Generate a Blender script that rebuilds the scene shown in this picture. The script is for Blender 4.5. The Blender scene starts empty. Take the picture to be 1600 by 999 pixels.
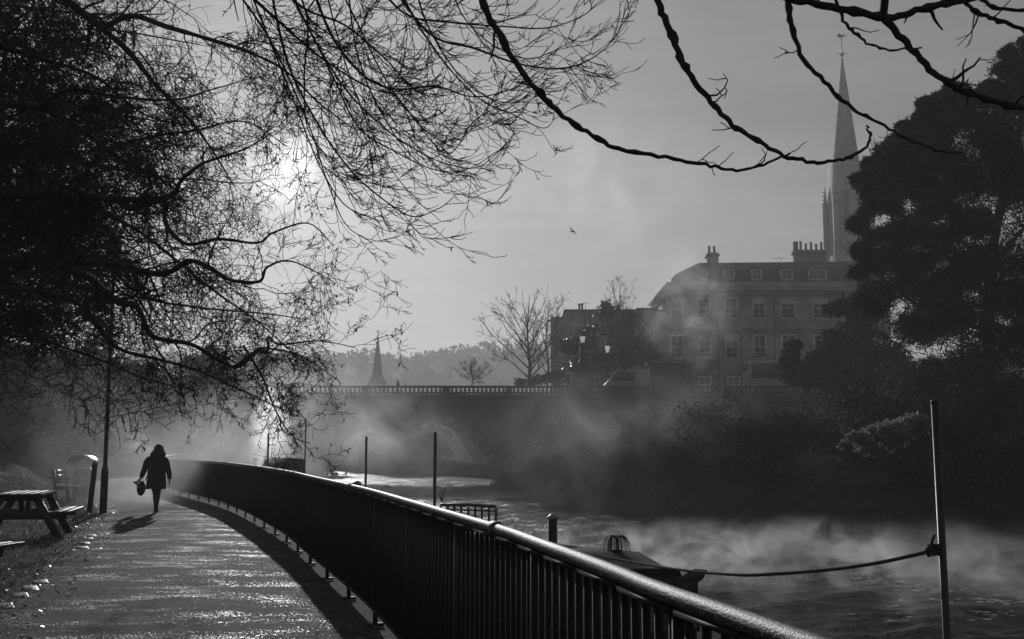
import bpy, math, random
import numpy as np
from mathutils import Vector, Matrix, Euler

# ------------------------------------------------------------------ camera, sky, sun, exposure
SC = bpy.context.scene
F = 1685.0                      # focal length in photo pixels (1600 wide)
PITCH = math.atan(200.0 / F)
CAM = Vector((0, 0, 1.55))
SUN_EL, SUN_AZ = math.radians(14.2), math.radians(12.2)   # azimuth to the left of +Y

cd = bpy.data.cameras.new('camera')
cam = bpy.data.objects.new('camera', cd)
SC.collection.objects.link(cam)
cam.location = CAM
cam.rotation_euler = (math.pi / 2 + PITCH, 0, 0)
cd.sensor_width = 36
cd.lens = F / 1600 * 36
cd.clip_start = 0.05
cd.clip_end = 6000
SC.camera = cam

w = bpy.data.worlds.new('World')
SC.world = w
w.use_nodes = True
nt = w.node_tree
nt.nodes.clear()
N = nt.nodes.new
def LK(a, b): nt.links.new(a, b)
def wmath(op, a, b=None, c=None):
    n = N('ShaderNodeMath'); n.operation = op
    for i, v in enumerate((a, b, c)):
        if v is None: continue
        if isinstance(v, (int, float)): n.inputs[i].default_value = v
        else: LK(v, n.inputs[i])
    return n.outputs[0]
sky = N('ShaderNodeTexSky'); sky.sky_type = 'NISHITA'; sky.sun_disc = False
sky.sun_elevation = SUN_EL; sky.sun_rotation = -SUN_AZ
sky.air_density = 1.0; sky.dust_density = 3.0; sky.ozone_density = 1.0; sky.altitude = 50
bw = N('ShaderNodeRGBToBW'); LK(sky.outputs[0], bw.inputs[0])
tc = N('ShaderNodeTexCoord')
SUNV = Vector((-math.sin(SUN_AZ) * math.cos(SUN_EL), math.cos(SUN_AZ) * math.cos(SUN_EL), math.sin(SUN_EL)))
nv = N('ShaderNodeVectorMath'); nv.operation = 'NORMALIZE'; LK(tc.outputs['Generated'], nv.inputs[0])
dt = N('ShaderNodeVectorMath'); dt.operation = 'DOT_PRODUCT'; LK(nv.outputs[0], dt.inputs[0]); dt.inputs[1].default_value = SUNV
dpos = wmath('MAXIMUM', dt.outputs['Value'], 0.0)
# the sun's visible disc and glow, added to the sky by angle
aur1 = wmath('MULTIPLY', wmath('POWER', dpos, 3200.0), 22.0)
aur2 = wmath('MULTIPLY', wmath('POWER', dpos, 400.0), 5.0)
aur3 = wmath('MULTIPLY', wmath('POWER', dpos, 12.0), 0.6)
aur = wmath('ADD', wmath('ADD', aur1, aur2), aur3)
# faint high cloud streaks
mp = N('ShaderNodeMapping'); mp.inputs['Scale'].default_value = (1.6, 1.6, 9.0); mp.inputs['Rotation'].default_value = (0, 0.18, 0)
LK(nv.outputs[0], mp.inputs[0])
cn = N('ShaderNodeTexNoise'); cn.inputs['Scale'].default_value = 2.2; cn.inputs['Detail'].default_value = 7; cn.inputs['Roughness'].default_value = 0.6
LK(mp.outputs[0], cn.inputs[0])
cl = N('ShaderNodeMapRange'); cl.inputs['From Min'].default_value = 0.3; cl.inputs['From Max'].default_value = 0.75
cl.inputs['To Min'].default_value = 0.86; cl.inputs['To Max'].default_value = 1.17
LK(cn.outputs['Fac'], cl.inputs[0])
# overcast-like veil: flattens the clear-sky gradient
sk = wmath('MULTIPLY', wmath('POWER', bw.outputs[0], 0.46), 2.3)
tot = wmath('ADD', wmath('MULTIPLY', sk, cl.outputs[0]), aur)
cmb = N('ShaderNodeCombineColor')
for i in range(3): LK(tot, cmb.inputs[i])
bg = N('ShaderNodeBackground'); bg.inputs['Strength'].default_value = 0.07
LK(cmb.outputs[0], bg.inputs['Color'])
wo = N('ShaderNodeOutputWorld'); LK(bg.outputs[0], wo.inputs['Surface'])

sl = bpy.data.lights.new('sun', 'SUN'); sl.energy = 4.3; sl.angle = math.radians(0.6); sl.color = (1, 1, 1)
so = bpy.data.objects.new('sun', sl); SC.collection.objects.link(so)
so.location = (0, 0, 90)
so.rotation_euler = (-SUNV).to_track_quat('-Z', 'Y').to_euler()

SC.view_settings.view_transform = 'Standard'
try: SC.view_settings.look = 'None'
except Exception: pass
SC.view_settings.gamma = 1.0
SC.view_settings.use_curve_mapping = False
SC.view_settings.exposure = -0.9
SC.render.engine = 'CYCLES'
cy = SC.cycles
cy.max_bounces = 6; cy.diffuse_bounces = 2; cy.glossy_bounces = 2; cy.transmission_bounces = 4
cy.transparent_max_bounces = 12; cy.volume_bounces = 3
cy.use_denoising = True
try: cy.denoiser = 'OPENIMAGEDENOISE'; cy.denoising_input_passes = 'RGB_ALBEDO_NORMAL'; cy.denoising_prefilter = 'ACCURATE'
except Exception: pass
cy.use_adaptive_sampling = True; cy.adaptive_threshold = 0.012
cy.volume_step_rate = 1.0; cy.volume_max_steps = 96
cy.sample_clamp_indirect = 3.0; cy.sample_clamp_direct = 12.0
cy.caustics_reflective = False; cy.caustics_refractive = False

# ------------------------------------------------------------------ helpers
random.seed(7)
rng = np.random.default_rng(11)
FW = Vector((0, math.cos(PITCH), math.sin(PITCH)))
UPV = Vector((0, -math.sin(PITCH), math.cos(PITCH)))
def ray(px, py): return FW + Vector(((px - 800) / F, 0, 0)) + UPV * ((499.5 - py) / F)
def at(px, py, Y):
    r = ray(px, py); return CAM + r * (Y / r.y)
def gz(px, py, z):
    r = ray(px, py); return CAM + r * ((z - CAM.z) / r.z)
def sstep(a, b, x):
    t = min(1, max(0, (x - a) / (b - a))); return t * t * (3 - 2 * t)

def tag(o, label=None, cat=None, group=None, kind=None):
    if label: o['label'] = label
    if cat: o['category'] = cat
    if group: o['group'] = group
    if kind: o['kind'] = kind
    return o
def empty(name, loc=(0, 0, 0), rz=0.0):
    o = bpy.data.objects.new(name, None); SC.collection.objects.link(o)
    o.location = loc; o.rotation_euler = (0, 0, rz); o.empty_display_size = 0.2
    return o
def copy_tree(o, parent=None):
    c = o.copy(); SC.collection.objects.link(c)
    if parent is not None: c.parent = parent
    for ch in [x for x in bpy.data.objects if x.parent == o]:
        copy_tree(ch, c)
    return c

class MB:
    """collects shapes, then links them as ONE mesh object"""
    def __init__(s): s.v = []; s.f = []; s.n = 0
    def add(s, verts, faces):
        verts = np.asarray(verts, dtype=np.float64).reshape(-1, 3)
        faces = np.asarray(faces, dtype=np.int64)
        s.v.append(verts); s.f.append(faces + s.n); s.n += len(verts); return s
    def box(s, c, size, rot=None, taper=1.0):
        x, y, z = [q / 2 for q in size]
        P = np.array([(-x, -y, -z), (x, -y, -z), (x, y, -z), (-x, y, -z), (-x*taper, -y*taper, z), (x*taper, -y*taper, z), (x*taper, y*taper, z), (-x*taper, y*taper, z)])
        if rot is not None:
            R = np.array(Euler(rot).to_matrix()); P = P @ R.T
        P = P + np.array(c)
        return s.add(P, [(0, 3, 2, 1), (4, 5, 6, 7), (0, 1, 5, 4), (1, 2, 6, 5), (2, 3, 7, 6), (3, 0, 4, 7)])
    def tube(s, pts, r, sides=6, caps=True):
        P = np.asarray([tuple(p) for p in pts], dtype=float)
        n = len(P)
        r = np.broadcast_to(np.asarray(r, dtype=float), (n,))
        T = np.gradient(P, axis=0) if n > 2 else np.repeat((P[1:] - P[:1]), n, axis=0)
        T /= (np.linalg.norm(T, axis=1, keepdims=True) + 1e-12)
        m = np.abs(T.mean(0)); ref = np.zeros(3); ref[int(np.argmin(m))] = 1.0
        A = np.cross(T, ref); A /= (np.linalg.norm(A, axis=1, keepdims=True) + 1e-12)
        B = np.cross(T, A)
        an = np.linspace(0, 2 * math.pi, sides, endpoint=False)
        V = P[:, None, :] + r[:, None, None] * (A[:, None, :] * np.cos(an)[None, :, None] + B[:, None, :] * np.sin(an)[None, :, None])
        i = np.arange(n - 1)[:, None] * sides; j = np.arange(sides)[None, :]; k = (j + 1) % sides
        Fq = np.stack([i + j, i + k, i + sides + k, i + sides + j], -1).reshape(-1, 4)
        b = s.n
        s.add(V.reshape(-1, 3), Fq)
        if caps:
            c0 = s.n; s.add([P[0], P[-1]], np.zeros((0, 4), int))
            e = (n - 1) * sides
            t1 = [(c0 - 0, b + (q + 1) % sides, b + q) for q in range(sides)]
            t2 = [(c0 + 1, b + e + q, b + e + (q + 1) % sides) for q in range(sides)]
            s.f.append(np.array(t1 + t2))
        return s
    def lathe(s, c, prof, sides=16, axis=None):
        c = np.array(c, dtype=float); an = np.linspace(0, 2 * math.pi, sides, endpoint=False)
        pr = np.array(prof, dtype=float)
        V = np.zeros((len(pr), sides, 3)); V[:, :, 0] = pr[:, 0:1] * np.cos(an); V[:, :, 1] = pr[:, 0:1] * np.sin(an); V[:, :, 2] = pr[:, 1:2]
        V = V.reshape(-1, 3)
        if axis is not None:
            R = np.array(axis); V = V @ R.T
        i = np.arange(len(pr) - 1)[:, None] * sides; j = np.arange(sides)[None, :]; k = (j + 1) % sides
        Fq = np.stack([i + j, i + k, i + sides + k, i + sides + j], -1).reshape(-1, 4)
        b = s.n
        s.add(V + c, Fq)
        s.f.append(np.array([[b + q for q in range(sides)][::-1]])); e = (len(pr) - 1) * sides
        s.f.append(np.array([[b + e + q for q in range(sides)]]))
        return s
    def prism(s, poly, y0, y1, plane='xz'):
        """poly of 2D points counter-clockwise, extruded"""
        n = len(poly); V = []
        for yy in (y0, y1):
            for (a, b) in poly:
                V.append((a, yy, b) if plane == 'xz' else (a, b, yy) if plane == 'xy' else (yy, a, b))
        b = s.n
        s.add(V, np.zeros((0, 4), int))
        s.f.append(np.array([[b + i, b + (i + 1) % n, b + n + (i + 1) % n, b + n + i] for i in range(n)]))
        s.f.append(np.array([[b + i for i in range(n)][::-1]])); s.f.append(np.array([[b + n + i for i in range(n)]]))
        return s
    def ell(s, c, r, seg=12, rings=8, rot=None, jit=0.0):
        V = []; 
        for i in range(rings + 1):
            th = math.pi * i / rings
            for j in range(seg):
                ph = 2 * math.pi * j / seg
                V.append((math.sin(th) * math.cos(ph), math.sin(th) * math.sin(ph), math.cos(th)))
        V = np.array(V)
        if jit: V *= (1 + jit * rng.normal(size=(len(V), 1)))
        V = V * np.array(r)
        if rot is not None: V = V @ np.array(Euler(rot).to_matrix()).T
        i = np.arange(rings)[:, None] * seg; j = np.arange(seg)[None, :]; k = (j + 1) % seg
        Fq = np.stack([i + j, i + seg + j, i + seg + k, i + k], -1).reshape(-1, 4)
        return s.add(V + np.array(c), Fq)
    def leaves(s, P, size, asp=0.5, jitter=0.5):
        P = np.asarray(P); n = len(P)
        a = rng.normal(size=(n, 3)); a /= np.linalg.norm(a, axis=1, keepdims=True)
        b = rng.normal(size=(n, 3)); b -= (a * b).sum(1, keepdims=True) * a; b /= np.linalg.norm(b, axis=1, keepdims=True)
        sz = size * (1 + jitter * (rng.random((n, 1)) - 0.5) * 2)
        a = a * sz; b = b * sz * asp
        V = np.stack([P - a, P + b * 1.0, P + a, P - b], 1).reshape(-1, 3)
        Fq = np.arange(4 * n).reshape(n, 4)
        return s.add(V, Fq)
    def build(s, name, mat, parent=None, smooth=False, bevel=0):
        V = np.concatenate(s.v) if s.v else np.zeros((0, 3))
        me = bpy.data.meshes.new(name)
        loops = []; starts = []; tots = []; off = 0
        for f in s.f:
            if len(f) == 0: continue
            f = np.asarray(f); k = f.shape[1]
            loops.append(f.reshape(-1)); starts.append(off + np.arange(len(f)) * k); tots.append(np.full(len(f), k)); off += f.size
        L = np.concatenate(loops).astype(np.int32); S = np.concatenate(starts).astype(np.int32); T = np.concatenate(tots).astype(np.int32)
        me.vertices.add(len(V)); me.vertices.foreach_set('co', V.astype(np.float32).reshape(-1))
        me.loops.add(len(L)); me.loops.foreach_set('vertex_index', L)
        me.polygons.add(len(S)); me.polygons.foreach_set('loop_start', S)
        try: me.polygons.foreach_set('loop_total', T)
        except Exception: pass
        me.update(calc_edges=True); me.validate()
        if smooth: me.polygons.foreach_set('use_smooth', np.ones(len(me.polygons), dtype=bool))
        me.materials.append(mat)
        o = bpy.data.objects.new(name, me); SC.collection.objects.link(o)
        if parent is not None: o.parent = parent
        if bevel:
            m = o.modifiers.new('bevel', 'BEVEL'); m.width = bevel; m.segments = 2; m.limit_method = 'ANGLE'
        return o

def catmull(P, n):
    P = [np.array(tuple(p), dtype=float) for p in P]
    P = [2 * P[0] - P[1]] + P + [2 * P[-1] - P[-2]]
    out = []
    for i in range(1, len(P) - 2):
        for k in range(n):
            t = k / n; a, b, c, d = P[i-1], P[i], P[i+1], P[i+2]
            out.append(0.5 * ((2*b) + (c-a)*t + (2*a-5*b+4*c-d)*t*t + (3*b-a-3*c+d)*t**3))
    out.append(P[-2]); return np.array(out)

# ------------------------------------------------------------------ materials (the photograph is monochrome: every colour is a grey)
def mat(name, v=0.2, rough=0.7, metal=0.0, var=0.3, scale=6.0, bump=0.0, bscale=None, spec=0.5, stretch=None, speck=None, trans=0.0, emit=0.0):
    m = bpy.data.materials.new(name); m.use_nodes = True; t = m.node_tree; b = t.nodes['Principled BSDF']
    n = t.nodes.new
    g = n('ShaderNodeTexCoord'); mpn = n('ShaderNodeMapping'); t.links.new(g.outputs['Object'], mpn.inputs[0])
    if stretch: mpn.inputs['Scale'].default_value = stretch
    a = n('ShaderNodeTexNoise'); a.inputs['Scale'].default_value = scale; a.inputs['Detail'].default_value = 6; a.inputs['Roughness'].default_value = 0.62
    t.links.new(mpn.outputs[0], a.inputs[0])
    r = n('ShaderNodeMapRange'); r.inputs['From Min'].default_value = 0.3; r.inputs['From Max'].default_value = 0.7
    r.inputs['To Min'].default_value = v * (1 - var); r.inputs['To Max'].default_value = v * (1 + var); t.links.new(a.outputs['Fac'], r.inputs[0])
    c = n('ShaderNodeCombineColor')
    src = r.outputs[0]
    if speck:
        th, sc2, val = speck
        q = n('ShaderNodeTexNoise'); q.inputs['Scale'].default_value = sc2; q.inputs['Detail'].default_value = 3; t.links.new(mpn.outputs[0], q.inputs[0])
        r2 = n('ShaderNodeMapRange'); r2.inputs['From Min'].default_value = th; r2.inputs['From Max'].default_value = th + 0.06; t.links.new(q.outputs['Fac'], r2.inputs[0])
        mx = n('ShaderNodeMix'); mx.data_type = 'FLOAT'; t.links.new(r2.outputs[0], mx.inputs[0]); t.links.new(src, mx.inputs[2]); mx.inputs[3].default_value = val
        src = mx.outputs[0]
    for i in range(3): t.links.new(src, c.inputs[i])
    t.links.new(c.outputs[0], b.inputs['Base Color'])
    b.inputs['Roughness'].default_value = rough; b.inputs['Metallic'].default_value = metal
    b.inputs['Specular IOR Level'].default_value = spec
    if bump:
        q = n('ShaderNodeTexNoise'); q.inputs['Scale'].default_value = bscale or scale * 4; q.inputs['Detail'].default_value = 5; t.links.new(mpn.outputs[0], q.inputs[0])
        bu = n('ShaderNodeBump'); bu.inputs['Strength'].default_value = 1.0; bu.inputs['Distance'].default_value = bump
        t.links.new(q.outputs['Fac'], bu.inputs['Height']); t.links.new(bu.outputs[0], b.inputs['Normal'])
    if trans:
        tr = n('ShaderNodeBsdfTranslucent'); t.links.new(c.outputs[0], tr.inputs[0]); ms = n('ShaderNodeMixShader'); ms.inputs[0].default_value = trans
        t.links.new(b.outputs[0], ms.inputs[1]); t.links.new(tr.outputs[0], ms.inputs[2]); t.links.new(ms.outputs[0], t.nodes['Material Output'].inputs[0])
    if emit:
        b.inputs['Emission Color'].default_value = (1, 1, 1, 1); b.inputs['Emission Strength'].default_value = emit
    return m
M = {}
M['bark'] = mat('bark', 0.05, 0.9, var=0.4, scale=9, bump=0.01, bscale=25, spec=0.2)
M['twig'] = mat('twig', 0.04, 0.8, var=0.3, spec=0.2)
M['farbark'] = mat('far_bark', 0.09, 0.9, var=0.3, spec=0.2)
M['catkin'] = mat('catkin', 0.06, 0.9, spec=0.1, trans=0.2)
M['leaf'] = mat('dark_leaf', 0.035, 0.75, var=0.5, scale=1.2, spec=0.10, trans=0.10)
M['ivy'] = mat('ivy_leaf', 0.045, 0.33, var=0.4, scale=2, spec=0.5, trans=0.12)
M['bushleaf'] = mat('pale_rimlit_leaf', 0.26, 0.5, var=0.4, scale=2, spec=0.5, trans=0.5)  # leaf colour paled to stand in for sun on the shrub's rim
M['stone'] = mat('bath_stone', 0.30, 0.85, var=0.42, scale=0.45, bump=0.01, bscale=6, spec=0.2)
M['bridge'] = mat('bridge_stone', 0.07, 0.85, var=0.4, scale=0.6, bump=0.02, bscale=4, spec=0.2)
M['roof'] = mat('slate_roof', 0.07, 0.7, var=0.2, scale=3, spec=0.3)
M['paint'] = mat('white_paint', 0.72, 0.5, var=0.06, scale=3)
M['winglass'] = mat('window_glass', 0.03, 0.08, var=0.2, scale=0.5, spec=0.8)
M['iron'] = mat('black_iron', 0.014, 0.62, var=0.3, scale=8, bump=0.0012, bscale=160, spec=0.22)
M['pole'] = mat('pole_steel', 0.03, 0.45, var=0.3, scale=5, bump=0.001, bscale=60, metal=0.0)
M['wood'] = mat('weathered_wood', 0.05, 0.38, var=0.35, scale=5, stretch=(6, 1, 6), bump=0.002, bscale=30, spec=0.5)
M['boatpaint'] = mat('boat_paint', 0.035, 0.4, var=0.2, scale=2)
M['boatlight'] = mat('boat_cream', 0.3, 0.45, var=0.1, scale=2)
M['tarp'] = mat('tarpaulin', 0.025, 0.9, var=0.3, scale=3, bump=0.01, bscale=8)
M['rope'] = mat('rope', 0.05, 0.9, var=0.3, scale=60, bump=0.003, bscale=140, spec=0.1)
M['cloth'] = mat('dark_coat', 0.05, 0.85, var=0.2, scale=8, bump=0.004, bscale=20, spec=0.2)
M['skin'] = mat('skin', 0.35, 0.5, var=0.05)
M['hair'] = mat('hair', 0.06, 0.35, var=0.3, scale=30, stretch=(4, 4, 0.6), trans=0.3, spec=0.6)
M['bag'] = mat('bag_leather', 0.02, 0.4, var=0.2)
M['stonewall'] = mat('river_wall_stone', 0.10, 0.85, var=0.4, scale=2, bump=0.02, bscale=8)
M['edging'] = mat('edging_stone', 0.18, 0.45, var=0.3, scale=6, bump=0.005, bscale=20)
M['lampglass'] = mat('lantern_glass', 0.8, 0.4, var=0.02, trans=0.6, emit=1.0)  # added glow stands in for sun caught by the lantern glass
M['tyre'] = mat('tyre', 0.02, 0.8)
M['hill'] = mat('hill_wood', 0.05, 0.9, var=0.4, scale=0.05, spec=0.1)
M['feather'] = mat('feather', 0.6, 0.8, trans=.5)

# rail: worn paint with frost crystals lying on it
m = mat('frosted_handrail', 0.02, 0.5, var=0.4, scale=14, bump=0.004, bscale=170, spec=0.62, speck=(0.58, 120.0, 0.4)); M['rail'] = m
HAZE = 0.0009

# ------------------------------------------------------------------ the line of the river bank: everything by the water follows it
def top(px, py, z=1.15):
    p = gz(px, py, z); return (p.x, p.y)
RAILPTS = [(0.98, -6), (0.93, -2), (0.86, 0), (0.78, 1.2), (0.66, 2.0)] + [top(1160, 970), top(1030, 924), top(965, 897), top(900, 872), top(848, 853), top(786, 830), top(705, 805.5),
           top(640, 786), top(571, 766), top(498, 749), top(431.5, 734.5), top(350, 723.5)] + [(-11.9, 38), (-15.0, 47), (-18.0, 58), (-19.4, 70), (-19.8, 80), (-19.8, 88)]
RC = catmull([(x, y, 0) for x, y in RAILPTS], 8)
_ry, _rx = RC[:, 1], RC[:, 0]
def railx(y): return float(np.interp(y, _ry, _rx))
def offset_curve(d, y0=-6, y1=88, n=160):
    ys = np.interp(np.linspace(0, 1, n), np.linspace(0, 1, len(_ry)), _ry)
    C = np.stack([[railx(y) for y in ys], ys], 1)
    C[:, 0] = np.convolve(np.pad(C[:, 0], 2, 'edge'), np.ones(5) / 5, 'valid')
    T = np.gradient(C, axis=0); T /= np.linalg.norm(T, axis=1, keepdims=True)
    return np.stack([C[:, 0] + T[:, 1] * d, C[:, 1] - T[:, 0] * d], 1)
WATER = -1.3
_bl = offset_curve(0.55)
_bly = np.maximum.accumulate(_bl[:, 1]) + np.arange(len(_bl)) * 1e-6
def bankL(y):
    if y > 88: return float(np.interp(y, [88, 90, 160, 400, 1200], [_bl[-1, 0], -17.7, -52, -190, -700]))
    return float(np.interp(y, _bly, _bl[:, 0]))
RBP = [(30, -40), (27, 0), (22, 18), (15.4, 31), (11, 36.5), (7.2, 41), (2.8, 51), (0.4, 62), (-0.8, 76), (-1.2, 90), (-5, 105), (-38, 160), (-170, 400), (-670, 1200)]
_rb = catmull([(x, y, 0) for x, y in RBP], 6)
def bankR(y): return float(np.interp(y, _rb[:, 1], _rb[:, 0]))
def vnoise(x, y, s, seed=0):
    return (math.sin(x * s * 1.3 + seed + 1.7 * math.sin(y * s * 0.7 + seed)) + math.sin(y * s * 1.1 - seed * 2 + 1.3 * math.sin(x * s * 0.9))) * 0.5
def hL(s, y):      # height left of the bank, s metres from it
    x = bankL(y) - s
    h = 0.0
    if s > 4.2:
        k = sstep(18, 36, y) * sstep(4.6, 9.5, s)
        h += 1.25 * k + k * 0.22 * math.sin(s * 1.9 + y * 0.55) + 0.10 * k * vnoise(x, y, 1.6)
        h += 0.05 * sstep(4.2, 5, s) * vnoise(x, y, 1.5, 2) + 0.02 * vnoise(x, y, 6.0, 2)
        h += 2.5 * sstep(14, 30, s) * sstep(10, 50, y)
    h += 3.0 * sstep(88, 130, y) * sstep(3, 20, s)
    return h
def hR(s, y):
    t = sstep(50, 95, y)
    return -1.6 + 2.0 * sstep(0, 2.2, s) + (1.6 + 2.0 * sstep(89, 93, y) + 1.8 * (1 - sstep(30, 44, y))) * sstep(2, 11, s) + 0.12 * vnoise(s, y, 1.3) * sstep(0, 2, s)

ys = np.concatenate([np.arange(-40, 0, 4), np.arange(0, 30, 0.4), np.arange(30, 70, 0.8), np.arange(70, 130, 3), [140, 160, 200, 260, 340, 450, 600, 800, 1000, 1190]])
sl_ = np.concatenate([[1500, 800, 400, 200, 110, 70, 50, 40, 32], np.arange(28, 12, -1.0), np.arange(12, 0.35, -0.3), [0.15, 0.0]])
sr_ = np.concatenate([[0, 0.3, 0.8, 1.4, 2.2, 3, 4, 5.5, 7, 9, 11, 14], [18, 25, 35, 50, 80, 140, 300, 700, 1500]])
V = []; cols = len(sl_) + 3 + len(sr_)
for y in ys:
    y = float(y); a, b = bankL(y), bankR(y)
    for s in sl_: V.append((a - s, y, hL(float(s), y)))
    V += [(a + 0.02, y, -2.6), (0.5 * (a + b), y, -3.0), (b - 0.6, y, -2.4)]
    for s in sr_: V.append((b + s, y, hR(float(s), y)))
nr = len(ys)
i = np.arange(nr - 1)[:, None] * cols; j = np.arange(cols - 1)[None, :]
Fq = np.stack([i + j, i + j + 1, i + cols + j + 1, i + cols + j], -1).reshape(-1, 4)
M['grass'] = mat('rough_grass', 0.045, 0.9, var=0.5, scale=3, bump=0.05, bscale=16, spec=0.08, speck=(0.60, 18, 0.10))
g = MB(); g.add(V, Fq); ground = g.build('ground', M['grass'], smooth=True); tag(ground, kind='structure')

# tarmac path, worn and gritty
m = bpy.data.materials.new('wet_tarmac'); m.use_nodes = True; t = m.node_tree; b = t.nodes['Principled BSDF']; n = t.nodes.new
g = n('ShaderNodeTexCoord')
def noise(scale, detail, vec=None, mapscale=None, rough=0.6):
    q = n('ShaderNodeTexNoise'); q.inputs['Scale'].default_value = scale; q.inputs['Detail'].default_value = detail; q.inputs['Roughness'].default_value = rough
    if mapscale:
        mm = n('ShaderNodeMapping'); mm.inputs['Scale'].default_value = mapscale; t.links.new(g.outputs['Object'], mm.inputs[0]); t.links.new(mm.outputs[0], q.inputs[0])
    else: t.links.new(g.outputs['Object'], q.inputs[0])
    return q.outputs['Fac']
def mrange(src, a, b_, c, d):
    r = n('ShaderNodeMapRange'); r.inputs['From Min'].default_value = a; r.inputs['From Max'].default_value = b_; r.inputs['To Min'].default_value = c; r.inputs['To Max'].default_value = d
    t.links.new(src, r.inputs[0]); return r.outputs[0]
patch = noise(1.1, 6, mapscale=(0.7, 1.5, 1), rough=0.7)
fine = noise(60, 4)
v = n('ShaderNodeTexVoronoi'); v.inputs['Scale'].default_value = 75; t.links.new(g.outputs['Object'], v.inputs[0])
colr = mrange(noise(5, 6), 0.3, 0.7, 0.03, 0.075)
c = n('ShaderNodeCombineColor')
for q in range(3): t.links.new(colr, c.inputs[q])
t.links.new(c.outputs[0], b.inputs['Base Color'])
grit = noise(48, 3); wet = mrange(patch, 0.40, 0.60, 0.545, 0.72)
sb = n('ShaderNodeMath'); sb.operation = 'SUBTRACT'; t.links.new(grit, sb.inputs[0]); t.links.new(wet, sb.inputs[1])
sp_ = mrange(sb.outputs[0], 0.0, 0.05, 0.0, 1.0)
t.links.new(mrange(sp_, 0, 1, 0.8, 0.32), b.inputs['Roughness'])
t.links.new(mrange(sp_, 0, 1, 0.035, 0.9), b.inputs['Specular IOR Level'])
ad = n('ShaderNodeMath'); ad.operation = 'MULTIPLY_ADD'; t.links.new(v.outputs['Distance'], ad.inputs[0]); ad.inputs[1].default_value = 0.6; t.links.new(fine, ad.inputs[2])
ad2 = n('ShaderNodeMath'); ad2.operation = 'MULTIPLY_ADD'; t.links.new(noise(9, 5), ad2.inputs[0]); ad2.inputs[1].default_value = 2.2; t.links.new(ad.outputs[0], ad2.inputs[2])
bu = n('ShaderNodeBump'); bu.inputs['Distance'].default_value = 0.011; bu.inputs['Strength'].default_value = 1; t.links.new(ad2.outputs[0], bu.inputs['Height']); t.links.new(bu.outputs[0], b.inputs['Normal'])
M['tarmac'] = m
pl = MB(); A = offset_curve(-0.12, -6, 84); B_ = None
rows = len(A)
wid = [3.25 + 0.35 * sstep(14, 8, 0) for _ in range(rows)]
T = np.gradient(A, axis=0); T /= np.linalg.norm(T, axis=1, keepdims=True)
V = []
for k in range(rows):
    yk = A[k, 1]; W = 3.25 if yk > 14 else 3.25 + 0.45 * sstep(14, 7, yk) if False else 3.2
    W += 0.45 * (1 - sstep(8, 16, yk))
    for q in range(9):
        u = q / 8; V.append((A[k, 0] - T[k, 1] * W * u, A[k, 1] + T[k, 0] * W * u, 0.012 + 0.03 * math.sin(math.pi * u) + 0.006 * vnoise(k, q, 1.0)))
i = np.arange(rows - 1)[:, None] * 9; j = np.arange(8)[None, :]
pl.add(V, np.stack([i + j, i + 9 + j, i + 9 + j + 1, i + j + 1], -1).reshape(-1, 4))
path = pl.build('path', M['tarmac'], smooth=True); tag(path, kind='structure')
EDGE = np.array([V[k * 9 + 8][:2] for k in range(rows)])

# water: rippled, nearly a mirror at this low angle
m = bpy.data.materials.new('river_water'); m.use_nodes = True; t = m.node_tree; b = t.nodes['Principled BSDF']; n = t.nodes.new
g = n('ShaderNodeTexCoord')
b.inputs['Base Color'].default_value = (0.012, 0.012, 0.012, 1); b.inputs['Roughness'].default_value = 0.23; b.inputs['IOR'].default_value = 1.333
h1 = noise(3.5, 5, mapscale=(0.8, 1.2, 1)); h2 = noise(11, 4, mapscale=(0.8, 1.2, 1)); h3 = noise(0.25, 3)
s1 = n('ShaderNodeMath'); s1.operation = 'MULTIPLY_ADD'; t.links.new(h2, s1.inputs[0]); s1.inputs[1].default_value = 0.32; t.links.new(h1, s1.inputs[2])
s2 = n('ShaderNodeMath'); s2.operation = 'MULTIPLY'; t.links.new(s1.outputs[0], s2.inputs[0]); t.links.new(mrange(h3, 0.35, 0.65, 0.55, 1.3), s2.inputs[1])
bu = n('ShaderNodeBump'); bu.inputs['Distance'].default_value = 0.10; bu.inputs['Strength'].default_value = 1; t.links.new(s2.outputs[0], bu.inputs['Height']); t.links.new(bu.outputs[0], b.inputs['Normal'])
M['water'] = m
wy = [float(q) for q in ys if q < 3]; q = 3.0
while q < 95: wy.append(q); q *= 1.0 + 0.0042 + 0.0035 * min(1, q / 40)
wy += [float(q) for q in ys if q > 95.5]; NC = 170
WY = np.array(wy); AL = np.array([bankL(y) for y in WY]); BR = np.array([bankR(y) + 1.2 for y in WY])
u = np.linspace(0, 1, NC)[None, :]; WX = AL[:, None] * (1 - u) + BR[:, None] * u; WYY = np.repeat(WY[:, None], NC, 1)
Zw = np.zeros_like(WX); r2 = np.random.default_rng(5)
for k in range(46):
    lam = 0.28 * (1.085 ** k) if k < 30 else 0.35 * r2.uniform(1, 5); th = r2.normal(-1.35, 0.75); kx_, ky_ = 2 * math.pi / lam * math.cos(th), 2 * math.pi / lam * math.sin(th)
    am = 0.0052 * lam ** 0.95
    w1 = 1 + 0.55 * np.sin(WX * 0.31 + k * 1.3 + 0.4 * np.sin(WYY * .23 + k)) * np.sin(WYY * 0.22 + k * 0.7)
    Zw += am * w1 * np.sin(kx_ * WX + ky_ * WYY + r2.uniform(0, 6.28) + 0.7 * np.sin(WX * 0.6 + k) + 0.6 * np.sin(WYY * .5 + 2 * k))
Zw *= 1.15; Zw[WYY > 95] = 0; Zw[WYY < 3] = 0
wt = MB(); i = np.arange(len(WY) - 1)[:, None] * NC; j = np.arange(NC - 1)[None, :]
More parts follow.
